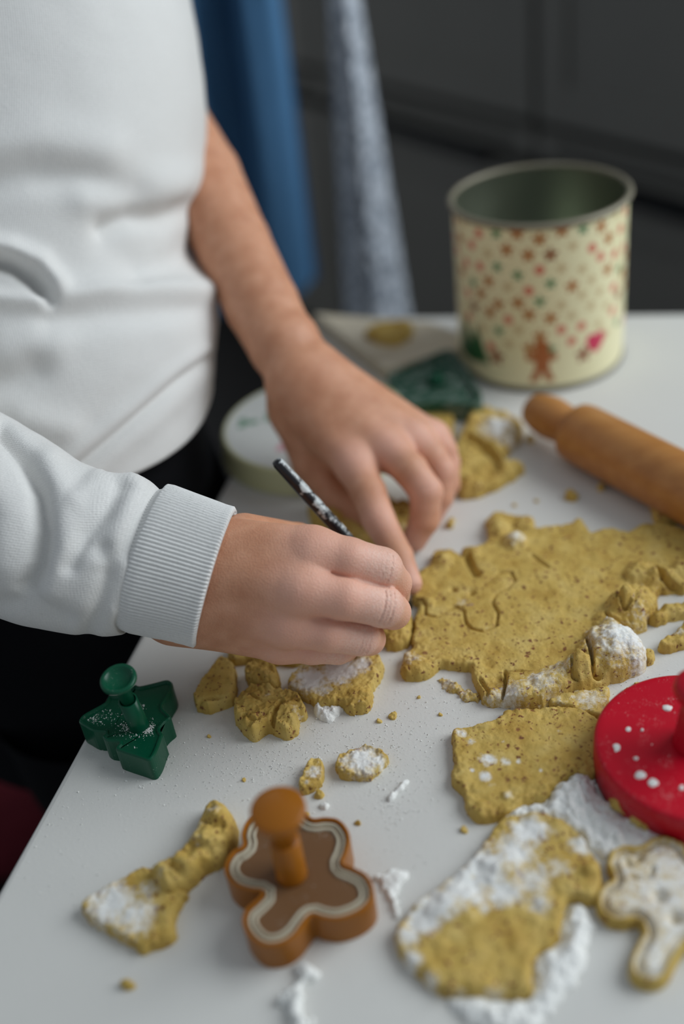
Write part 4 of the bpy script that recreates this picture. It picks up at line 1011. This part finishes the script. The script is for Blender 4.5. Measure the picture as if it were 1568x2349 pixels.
# dough behind the hands
relief('dough_sheet', 'smooth yellow dough piece behind the bare hand', 'dough', [(-30, 860), (100, 838), (315, 812), (328, 870), (325, 1000), (200, 1060), (40, 1000)], 0.0060, 0.003, conv=c5v, cell=.0009, seed=29, rough=.0003)
relief('dough_lump', 'crumpled torn dough piece with flour beside the bare knuckles', 'dough',
    [(335, 1000), (390, 900), (430, 800), (500, 800), (690, 862), (680, 960), (600, 1060), (712, 1100), (660, 1150), (560, 1210), (440, 1255), (350, 1250), (310, 1150)], 0.0075, 0.006, conv=c5v, cell=.0009, seed=30, rough=.0013,
    lumps=[(430, 860, 60, .008), (560, 880, 110, .004), (400, 1060, 80, .003), (640, 1110, 60, .003), (420, 1200, 80, .003)], cracks=[([(400, 930), (480, 980), (560, 1060), (560, 1110)], .003, .006)], flour=[(570, 900, 120, .75), (620, 960, 80, .6)])
relief('dough_scrap', 'dough piece under the near side of the rolling pin', 'dough', [(1390, 1300), (1440, 1275), (1560, 1270), (1640, 1300), (1650, 1390), (1560, 1400), (1420, 1402)], 0.0055, 0.005, conv=c5v, cell=.0009, seed=31, rough=.0012)
relief('dough_heap', 'dough crumbs heaped beneath the bare hand', 'dough', [(705, 1165), (760, 1140), (830, 1125), (900, 1150), (945, 1165), (948, 1215), (925, 1245), (880, 1265), (800, 1245), (735, 1225)], 0.0075, 0.006, cell=.0008, seed=32, rough=.0016, lumps=[(760, 1185, 35, .004), (905, 1200, 30, .003)], flour=[(920, 1210, 25, .35)])
cr = [(960, 1258, 34, 'pale dough crumb between the pin and the large sheet'), (308, 1408, 24, 'dough crumb beside the fingertips of the bare hand'), (1122, 1212, 20, 'tiny crumb near the middle of the rolling pin'), (742, 952, 24, 'faint dough crumb at the rolling pin handle')]
for k, (x, y, r_, lb) in enumerate(cr):
    relief('dough_crumb', lb, 'crumb', [(x + r_ * math.cos(a), y + 0.75 * r_ * math.sin(a)) for a in np.linspace(0, 2 * math.pi, 9, endpoint=False)], 0.004, 0.0035, conv=c5v, cell=.0006, seed=50 + k, rough=.001)
# more small loose crumbs, all alike
random.seed(4)
proto = None
for (x, y, s) in [(1035, 1195, 6), (870, 1655, 4), (1440, 1590, 6), (1460, 1570, 4), (1065, 1905, 5), (905, 1640, 4), (700, 1870, 5), (1455, 1790, 5), (820, 1890, 4), (645, 1660, 3), (1010, 1640, 3), (960, 1600, 3), (1230, 1150, 4), (1180, 1160, 4), (560, 1790, 3), (480, 1690, 3)]:
    p = T(x, y, 0)
    if proto is None:
        proto = relief('dough_crumb', 'tiny loose dough crumb on the open table top', 'crumb', [(x + s * math.cos(a), y + 0.7 * s * math.sin(a)) for a in np.linspace(0, 2 * math.pi, 8, endpoint=False)], 0.0016, 0.0014, cell=.0003, seed=70, rough=.0005, group='tiny loose crumbs on the table')
        s0 = s
    else:
        o = proto.copy(); col.objects.link(o); o.location = p; o.scale = (s / s0,) * 3; o.rotation_euler.z = random.uniform(0, 6.28)

# flour dust scattered over the table
rng = np.random.default_rng(7)
def dust_cloud(n, areas):
    V = []; Fc = []
    tet = np.array([(1, 1, 1), (-1, -1, 1), (-1, 1, -1), (1, -1, -1)], float) / 1.7
    spots = []
    for (x, y, rx, ry, w) in areas:
        k = int(n * w)
        spots.append(np.stack([rng.normal(x, rx, k), rng.normal(y, ry, k)], 1))
    spots = np.vstack(spots)
    for x, y in spots:
        p = T(x, y, 0)
        if (p[:2] - EDGE_P) @ EDGE_N < 0.004 or (p[:2] - c0) @ A(eb[1], -eb[0]) * (1 if (c1 - c0) @ A(eb[1], -eb[0]) > 0 else -1) < 0.004: continue
        if p[1] < -0.05 or (p[:2] - c0) @ eb > 0.75: continue
        s = abs(rng.normal(0.00014, 0.00013)) + 0.00008
        q, _ = np.linalg.qr(rng.normal(size=(3, 3)))
        t = tet @ q.T * s; b_ = len(V)
        V.extend(p + t + A(0, 0, s * 0.5)); Fc += [(b_, b_ + 1, b_ + 2), (b_, b_ + 2, b_ + 3), (b_, b_ + 3, b_ + 1), (b_ + 1, b_ + 3, b_ + 2)]
    return V, Fc
v, f = dust_cloud(3600, [(700, 1700, 190, 90, .30), (560, 1700, 120, 60, .12), (900, 1720, 120, 60, .08), (1050, 1600, 120, 60, .06), (130, 1980, 60, 70, .03), (350, 1800, 120, 50, .06), (1480, 1620, 60, 60, .06), (900, 2050, 60, 130, .08), (1100, 1650, 300, 300, .06), (1480, 1950, 60, 60, .05), (900, 1850, 30, 40, .03), (640, 1770, 60, 20, .04), (1200, 1000, 150, 120, .05)])
tag(mkobj('flour_dust', v, f, M['flour'], smooth=False), 'fine flour dust sprinkled over the white table top', 'flour', kind='stuff')

# ------------------------------------------------------------------ the tin and its lid
tc = T(1238, 810); tc[2] = TOP
TR, TH = 0.0580, 0.1185
tin = thing('biscuit_tin', tc, 'tall open cream tin printed with small gingerbread stars, standing by the rolling pin', 'tin')
rt = A(_R[0], _R[1], 0); rt /= np.linalg.norm(rt)
tocam = A(CAM[0] - tc[0], CAM[1] - tc[1], 0); tocam /= np.linalg.norm(tocam); side = A(-tocam[1], tocam[0], 0)
if side @ rt < 0: side = -side
def tinV(u, z, r): return tc + (tocam * math.cos(u) + side * math.sin(u)) * r + A(0, 0, z)
nu, nz_ = 560, 230
us = np.linspace(-math.pi, math.pi, nu, endpoint=False); zz = np.linspace(0.004, TH - 0.002, nz_)
UU, ZZ = np.meshgrid(us, zz)
colr = np.tile(np.array(srgb(236, 229, 186)), (nz_, nu, 1))
def star_mask(u0, z0, r, kind):
    dx = (UU - u0 + math.pi) % (2 * math.pi) - math.pi; dx = dx * TR; dz = ZZ - z0
    rr = np.sqrt(dx ** 2 + dz ** 2); a = np.arctan2(dz, dx)
    if kind == 'star': return rr < r * (0.72 + 0.28 * np.cos(5 * (a - math.pi / 2)))
    if kind == 'dot': return rr < r * 0.8
    if kind == 'heart': 
        X = dx / r * 1.1; Y = dz / r * 1.1 + 0.15
        return (X ** 2 + Y ** 2 - 0.6) ** 3 - X ** 2 * Y ** 3 < 0
    if kind == 'tree': return (np.abs(dx) < (r - dz) * 0.42) & (dz > -r) & (dz < r)
    if kind == 'man':
        m = (np.hypot(dx, dz - 0.62 * r) < 0.30 * r) | ((np.abs(dx) < 0.28 * r) & (np.abs(dz) < 0.42 * r))
        m |= (np.abs(dz - 0.17 * r) < 0.16 * r) & (np.abs(dx) < 0.62 * r)
        m |= (np.abs(np.abs(dx) - 0.1 * r + 0.42 * (dz + 0.3 * r)) < 0.17 * r) & (dz < -0.25 * r) & (dz > -0.9 * r)
        return m
pal = {'br': srgb(176, 112, 52), 'dk': srgb(140, 78, 36), 'rd': srgb(214, 128, 104), 'gn': srgb(96, 140, 96), 'tn': srgb(206, 186, 140)}
def paint(u, z, r, kind, c): colr[star_mask(u, z, r, kind)] = c
rows_ = [(TH - .007, 'br gn br tn br gn rd br'), (TH - .019, 'dk br br tn rd br rd tn'), (TH - .031, 'rd rd rd gn tn rd gn tn'), (TH - .042, 'tn br gn br tn br gn rd'), (TH - .053, 'br tn br gn tn br tn rd'),
         (TH - .063, 'dk br tn br br tn rd tn'), (TH - .074, 'rd rd tn rd tn br tn gn'), (TH - .085, 'tn rd gn br tn rd gn tn')]
for r_i, (z, s_) in enumerate(rows_):
    ks = s_.split(); n_ = 26
    for j in range(n_):
        c = ks[(j * 3 + r_i) % len(ks)]
        paint(-math.pi + 2 * math.pi * (j + 0.5 * (r_i % 2)) / n_, z + 0.0025 * math.sin(j * 2.3 + r_i), 0.0052 if c in ('br', 'dk') else 0.0043, 'star' if c != 'rd' else 'dot', pal[c])
for j in range(6):
    u = 0.02 + j * math.pi / 3
    if j in (0, 3): paint(u, 0.0235, 0.017, 'man', srgb(172, 98, 44))
    elif j in (1, 4): paint(u - 0.38, 0.030, 0.0095, 'heart', srgb(206, 42, 84))
    else: paint(u + 0.2, 0.030, 0.014, 'tree', srgb(52, 100, 58))
    paint(u - 0.55, 0.024, 0.0065, 'star', srgb(150, 92, 62))
paint(-1.05, 0.030, 0.016, 'tree', srgb(44, 92, 54))
V = np.array([[tinV(us[j], zz[i], TR) for j in range(nu)] for i in range(nz_)]).reshape(-1, 3)
mkobj('body', V, grid_faces(nz_, nu), M['print'], tin, colors={'print': colr.reshape(-1, 4)})
v, f = lathe_vf([(0, 0.0), (TR + .0006, 0.0), (TR + .0012, 0.0018), (TR + .0006, 0.0042), (TR - .002, 0.0045)], tc, n=96); mkobj('base_rim', v, f, M['tin_rim'], tin)
v, f = lathe_vf([(TR - .0012, TH - .002), (TR - .0012, 0.003), (0, 0.003)], tc, n=96); mkobj('inside', v, f, M['tin_in'], tin)
prof = [(TR + .0006 + .0022 * math.cos(a), TH - .001 + .0022 * math.sin(a)) for a in np.linspace(-math.pi * 0.6, math.pi * 1.4, 14)]
v, f = lathe_vf(prof, tc, n=96); mkobj('rim', v, f, M['tin_rim'], tin)

lc = T(722, 978, 0.012); lc[2] = TOP
LR_ = 0.062
lid = thing('tin_lid', lc, 'round white tin lid with faded green and pink print, lying behind the bare wrist', 'lid')
nr_, na_ = 90, 240
rad = np.linspace(0.0002, LR_ - 0.003, nr_); an = np.linspace(0, 2 * math.pi, na_, endpoint=False)
V = []; C_ = []
for r in rad:
    for a in an:
        p = rt * math.cos(a) * r + np.cross(A(0, 0, 1), rt) * math.sin(a) * r
        V.append(lc + p + A(0, 0, 0.0165)); x, y = r * math.cos(a), r * math.sin(a)
        c = srgb(206, 208, 204)
        for gx_, gy_, gr in ((-.046, .006, .009), (-.030, .010, .007), (-.018, .012, .006), (-.002, .014, .007), (.014, .012, .006), (.03, .008, .008)):
            if math.hypot((x - gx_), (y - gy_) * 1.3) < gr * (0.7 + 0.3 * math.cos(3 * math.atan2(y - gy_, x - gx_))): c = srgb(112, 148, 124)
        if abs(math.hypot(x, y + .034) - 0.020) < .0035 and y > -0.034: c = srgb(206, 158, 166)
        C_.append(c)
mkobj('top', V, grid_faces(nr_, na_), M['print'], lid, colors={'print': np.array(C_)})
M['lid_side'] = plain('cream_lid_side', srgb(205, 205, 160), 0.4)
v, f = lathe_vf([(0, 0), (LR_ + .0015, 0.0), (LR_ + .002, 0.0015), (LR_ + .001, 0.003), (LR_, 0.004), (LR_, 0.014), (LR_ - .0012, 0.0165), (LR_ - .0034, 0.0166)], lc, n=120); mkobj('side', v, f, M['lid_side'], lid)

# ------------------------------------------------------------------ rolling pin
ra_, rb_ = T(1222, 945, .016), T(1700, 1190, .018)
pd_ = rb_ - ra_; pd_[2] = 0; pd_ /= np.linalg.norm(pd_)
RPn = 0.0185
rp_o = A(ra_[0], ra_[1], TOP + RPn)
pin = thing('rolling_pin', A(rp_o[0], rp_o[1], TOP), 'wooden rolling pin with a rounded handle, lying in front of the printed tin', 'rolling pin')
v, f = lathe_vf([(0, -0.004), (0.006, -0.003), (0.0105, 0.001), (0.0125, 0.008), (0.0135, 0.016), (0.0125, 0.026), (0.0105, 0.034), (0.0095, 0.038), (0, 0.038)], rp_o, pd_, 48); mkobj('handle', v, f, M['pin'], pin)
v, f = lathe_vf([(0, 0.037), (0.0155, 0.037), (0.0178, 0.039), (RPn, 0.043), (RPn, 0.235), (0.0178, 0.239), (0.0155, 0.241), (0, 0.241)], rp_o, pd_, 64); mkobj('roller', v, f, M['pin'], pin)
v, f = lathe_vf([(0, 0.240), (0.0095, 0.240), (0.0105, 0.244), (0.0125, 0.252), (0.0135, 0.262), (0.0125, 0.270), (0.0105, 0.277), (0.006, 0.281), (0, 0.282)], rp_o, pd_, 48); mkobj('handle', v, f, M['pin'], pin)
relief('dough_crumb', 'yellow dough crumb stuck at the side of the rolling pin', 'crumb', [(1255, 1150), (1270, 1125), (1300, 1135), (1320, 1175), (1300, 1195), (1270, 1180)], 0.007, 0.004, conv=c5v, cell=.0006, seed=60, rough=.001)

# ------------------------------------------------------------------ board, dough on it, dark green cutter
bp_ = [T(x, y, .012) for x, y in ((716, 716), (884, 846), (1100, 780), (985, 736))]
v, f = prism_vf(ccw([tuple(p[:2]) for p in bp_]), TOP, TOP + 0.012)
bd_o = mkobj('cutting_board', v, f, M['board'], smooth=False); bevel(bd_o, .002, 2); tag(bd_o, 'pale wooden board at the far corner of the table behind the bare arm', 'board')
relief('dough_scrap', 'tan dough bit resting on the pale wooden board', 'dough', [(835, 762), (880, 742), (935, 738), (945, 760), (915, 785), (870, 785)], 0.006, 0.005, base=0.012, cell=.001, seed=61)

def tree_poly(base_l, base_r, apex, tiers=3, notch=0.12, h=0.0):
    """saw-toothed tree outline on the table plane from three corners (world xy)"""
    mid = (base_l + base_r) / 2; up = apex - mid; hlen = np.linalg.norm(up); half = (base_r - base_l) / 2
    out = []
    L_side = []; 
    for k in range(tiers):
        t0, t1 = k / tiers, (k + 1) / tiers
        w0 = 1 - t0 * 0.88; w1 = (1 - t1 * 0.88)
        L_side.append((t0, w0)); L_side.append((t1 - 0.02, w1 * (0.80 if k < tiers - 1 else 0.5)))
    right = [mid + up * t + half * w for t, w in L_side]; left = [mid + up * t - half * w for t, w in L_side]
    tw_ = half * 0.2; td = -up * 0.10
    return [mid - tw_ + td, mid + tw_ + td, mid + tw_] + right + [apex] + left[::-1] + [mid - tw_]
def extrude_cutter(name, poly, z0, z1, mat, parent, rim_w=0.0016, rim_h=0.0012, sink=0.0, flour=None):
    """moulded plate: wall, raised rounded rim, sunk top; poly CCW"""
    poly = [A(*p) for p in ccw([tuple(p) for p in poly])]
    n = len(poly)
    rings = [(offset_poly(poly, 0), z0), (offset_poly(poly, 0), z1 - 0.0008), (offset_poly(poly, 0.0005), z1), (offset_poly(poly, rim_w), z1), (offset_poly(poly, rim_w + 0.0006), z1 - rim_h - sink)]
    V = [A(p[0], p[1], z) for r, z in rings for p in r]
    F_ = [(k * n + i, k * n + (i + 1) % n, (k + 1) * n + (i + 1) % n, (k + 1) * n + i) for k in range(len(rings) - 1) for i in range(n)]
    F_.append(tuple((len(rings) - 1) * n + i for i in range(n))); F_.append(tuple(range(n - 1, -1, -1)))
    o = mkobj(name, V, F_, mat, parent, smooth=False, attrs={'flour': np.zeros(len(V)) if flour is None else np.full(len(V), flour)})
    return o
dg = [xy(T(x, y, .014)) for x, y in ((886, 866), (1100, 915), (1030, 800))]
dgp = [xy(T(x, y, .014)) for x, y in ((886, 862), (930, 842), (985, 815), (1030, 800), (1056, 822), (1080, 862), (1104, 905), (1092, 926), (1010, 924), (920, 926), (905, 900))]
gt = thing('cookie_cutter', A(*np.mean(dgp, 0), TOP), 'dark green flour-dusted cutter lying beside the printed tin', 'cookie cutter')
extrude_cutter('plate', smooth_poly([tuple(p) for p in dgp], 3), TOP, TOP + 0.014, mat_plastic('dark_green_floury_plastic', srgb(24, 74, 54), 0.45, 0.17), gt, 0.003, 0.003)
cg = A(*np.mean(dgp, 0), TOP + 0.011)
v, f = lathe_vf([(0, 0), (0.006, 0), (0.005, 0.006), (0, 0.006)], cg, n=32); mkobj('boss', v, f, M['green'], gt)

# ------------------------------------------------------------------ green tree cutter with plunger
c6 = conv(150, 1480, 5.227)
HT = 0.0135
tp = [(1262, 425), (1285, 465), (1272, 530), (1205, 640), (1165, 740), (1250, 830), (1256, 865), (1185, 925), (1130, 1000), (1168, 1060), (1150, 1110), (1095, 1260), (1040, 1350), (985, 1375), (900, 1348), (640, 1262), (600, 1225), (640, 1160), (500, 1140), (440, 1090), (480, 1040), (330, 1020), (240, 972), (172, 930), (160, 890), (210, 830), (330, 760), (470, 680), (520, 600), (620, 590), (700, 560), (830, 470), (890, 485), (1050, 450), (1200, 412)]
tpw = [xy(T(*c6(*p), HT)) for p in tp]
gc = thing('cookie_cutter', A(*np.mean(tpw, 0), TOP), 'glossy green tree-shaped plunger cutter standing at the table edge', 'cookie cutter')
spw = smooth_poly([tuple(p) for p in tpw], 3)
pl_o = extrude_cutter('tree_plate', spw, TOP, TOP + HT, M['green'], gc, 0.0013, 0.0010)
inn = offset_poly([tuple(p) for p in ccw([tuple(p) for p in spw])], 0.0035)
# fine-meshed sunk top so that the flour lies in patches
lo_, hi_ = np.min(inn, 0), np.max(inn, 0)
base_pt = T(*c6(880, 950), HT); base_pt[2] = TOP + HT - .0012
axis = P(*c6(628, 395), np.linalg.norm(base_pt - CAM) * 0 + 0.462) - base_pt
top_pt = T(*c6(628, 395), 0.050); axis = top_pt - base_pt; Lp = np.linalg.norm(axis)
v, f = lathe_vf([(0, 0), (0.0050, 0), (0.0046, 0.001), (0.0043, Lp * 0.56), (0.0034, Lp * 0.56), (0.0034, Lp * .5)], base_pt, axis, 40); mkobj('sleeve_tube', v, f, M['green'], gc, attrs={'flour': np.zeros(len(v))})
v, f = lathe_vf([(0, Lp * .4), (0.0031, Lp * .4), (0.0031, Lp * 0.86), (0.0040, Lp * 0.93), (0, Lp * .93)], base_pt, axis, 40); rod = mkobj('plunger_rod', v, f, M['green'], gc, attrs={'flour': np.zeros(len(v))})
v, f = lathe_vf([(0, Lp * .90), (0.0050, Lp * .905), (0.0072, Lp * .93), (0.0082, Lp * .965), (0.0080, Lp * .995), (0.0071, Lp * 1.01), (0.0060, Lp * .995), (0.0052, Lp * .965), (0, Lp * .955)], base_pt, axis, 56); mkobj('plunger_button', v, f, M['green'], gc, attrs={'flour': np.full(len(v), .12)})
# loose flour lying on the cutter
V = []; F_ = []
for x, y, sx_, sy_, n_ in ((960, 1010, 90, 45, 420), (760, 990, 60, 25, 120), (450, 860, 150, 60, 160), (600, 1100, 200, 80, 120), (1000, 1010, 45, 30, 200), (330, 900, 60, 50, 90), (900, 740, 30, 15, 60)):
    for _ in range(n_):
        q = T(*c6(rng.normal(x, sx_), rng.normal(y, sy_)), HT - .001)
        if not inside(q[None, :2], [tuple(p) for p in inn])[0]: continue
        s = abs(rng.normal(0.00013, 0.0001)) + 0.00009; b_ = len(V)
        qr, _r = np.linalg.qr(rng.normal(size=(3, 3)))
        t = np.array([(1, 1, 1), (-1, -1, 1), (-1, 1, -1), (1, -1, -1)], float) / 1.7 @ qr.T * s
        V.extend(A(q[0], q[1], TOP + HT - .0011 + s * .5) + t); F_ += [(b_, b_ + 1, b_ + 2), (b_, b_ + 2, b_ + 3), (b_, b_ + 3, b_ + 1), (b_ + 1, b_ + 3, b_ + 2)]
tag(mkobj('flour_dust', V, F_, M['flour'], smooth=False), 'flour grains sprinkled on the green tree cutter', 'flour', kind='stuff')

# ------------------------------------------------------------------ orange gingerbread cutter with plunger
c8 = conv(500, 1760, 3.92)
HO = 0.0150
op = [(780, 385), (850, 448), (960, 440), (1080, 458), (1160, 540), (1187, 640), (1160, 760), (1128, 850), (1220, 890), (1340, 960), (1397, 1080), (1385, 1190), (1300, 1280), (1180, 1340), (1040, 1372), (900, 1350), (835, 1330), (775, 1400), (690, 1510), (560, 1590), (400, 1600), (280, 1520), (215, 1400), (235, 1280), (330, 1185), (385, 1118), (290, 1105), (150, 1060), (62, 960), (58, 850), (125, 745), (215, 690), (205, 600), (235, 500), (300, 420), (420, 350), (560, 320), (690, 330)]
opw = [xy(T(*c8(*p), HO)) for p in op]
oc = thing('cookie_cutter', A(*np.mean(opw, 0), TOP), 'amber gingerbread-man plunger cutter with a round knob', 'cookie cutter')
sop = [A(*p) for p in ccw([tuple(p) for p in smooth_poly([tuple(p) for p in opw], 4)])]
extrude_cutter('wall', sop, TOP, TOP + HO, M['orange'], oc, 0.0012, 0.0022)
def band(name, d0, d1, z, hgt, mat):
    a, b_ = offset_poly(sop, d0), offset_poly(sop, d1); n = len(a)
    V = [A(p[0], p[1], z) for p in a] + [A(p[0], p[1], z + hgt) for p in offset_poly(sop, d0 + .0003)] + [A(p[0], p[1], z + hgt) for p in offset_poly(sop, d1 - .0003)] + [A(p[0], p[1], z) for p in b_]
    F_ = [(k * n + i, k * n + (i + 1) % n, (k + 1) * n + (i + 1) % n, (k + 1) * n + i) for k in range(3) for i in range(n)]
    return mkobj(name, V, F_, mat, oc)
band('ridge', 0.0020, 0.0035, TOP + HO - .0023, .0012, M['cream_line']); band('ridge', 0.0043, 0.0057, TOP + HO - .0023, .0010, M['cream_line'])
inn_o = offset_poly(sop, 0.0019); n = len(inn_o)
v = [A(p[0], p[1], TOP + HO - .0021) for p in inn_o]; mkobj('inner_plate', v, [tuple(range(n))], M['orange_in'], oc, smooth=False, attrs={'flour': np.zeros(n)})
kb = T(*c8(655, 930), HO); kb[2] = TOP + HO - .002
kt = T(*c8(535, 365), 0.054); kax = kt - kb; Lk = np.linalg.norm(kax)
v, f = lathe_vf([(0, 0), (0.0064, 0), (0.0062, 0.001), (0.0058, Lk * .52), (0.0050, Lk * .54), (0, Lk * .54)], kb, kax, 48); mkobj('sleeve_tube', v, f, M['orange'], oc, attrs={'flour': np.zeros(len(v))})
v, f = lathe_vf([(0, Lk * .5), (0.0046, Lk * .5), (0.0046, Lk * .70), (0.0062, Lk * .80), (0.0094, Lk * .88), (0.0105, Lk * .93), (0.0104, Lk * .985), (0.0097, Lk), (0, Lk)], kb, kax, 56); mkobj('plunger_knob', v, f, M['orange'], oc, attrs={'flour': np.zeros(len(v))})

# ------------------------------------------------------------------ red round cutter
HR = 0.017
rc = T(1592, 1706, HR); rc[2] = TOP
RR_ = 0.0405
rd = thing('cookie_cutter', rc, 'round red plunger cutter with flour specks at the edge of the dough', 'cookie cutter')
prof = [(RR_ - .002, 0), (RR_, 0.0), (RR_, HR - .0015), (RR_ - .0006, HR - .0004), (RR_ - .0018, HR)] + [(r, HR) for r in np.linspace(RR_ - .004, 0.009, 30)] + [(0, HR)]
v, f = lathe_vf(prof, rc + A(0, 0, .0005), n=160); v = np.array(v)
fl = np.zeros(len(v))
mkobj('disc', v, f, M['red'], rd, attrs={'flour': fl})
v, f = lathe_vf([(0, HR - .001), (0.0098, HR - .001), (0.0085, HR + .002), (0.0072, HR + .018), (0.0064, HR + .020), (0.0058, HR + .028), (0, HR + .028)], rc, n=48); mkobj('stem', v, f, M['red'], rd, attrs={'flour': np.zeros(len(v))})
v, f = lathe_vf([(0, HR + .0265), (0.0070, HR + .027), (0.0098, HR + .0285), (0.0105, HR + .031), (0.0100, HR + .034), (0.0085, HR + .0355), (0, HR + .0358)], rc, n=48); mkobj('plunger_button', v, f, M['red'], rd, attrs={'flour': np.zeros(len(v))})
c9 = conv(1340, 1500, 5.338)
for k, (x, y, r_) in enumerate(((1025, 672, 50), (537, 912, 42), (680, 1480, 56), (835, 1570, 75), (705, 930, 28), (830, 1105, 28), (390, 1140, 50), (635, 1280, 30), (1190, 1640, 30))):
    relief('flour_clump', 'white flour speck on the round red cutter', 'flour', [(x + r_ * math.cos(a), y + r_ * .8 * math.sin(a)) for a in np.linspace(0, 2 * math.pi, 8, endpoint=False)], 0.0005, 0.0012, base=HR + .0005, conv=c9, cell=.0003, seed=90 + k, mat='flour', rough=.0003, edge_noise=.0012, group='flour specks on the red cutter')

for o in bpy.data.objects:
    if '_o' in o: del o['_o']
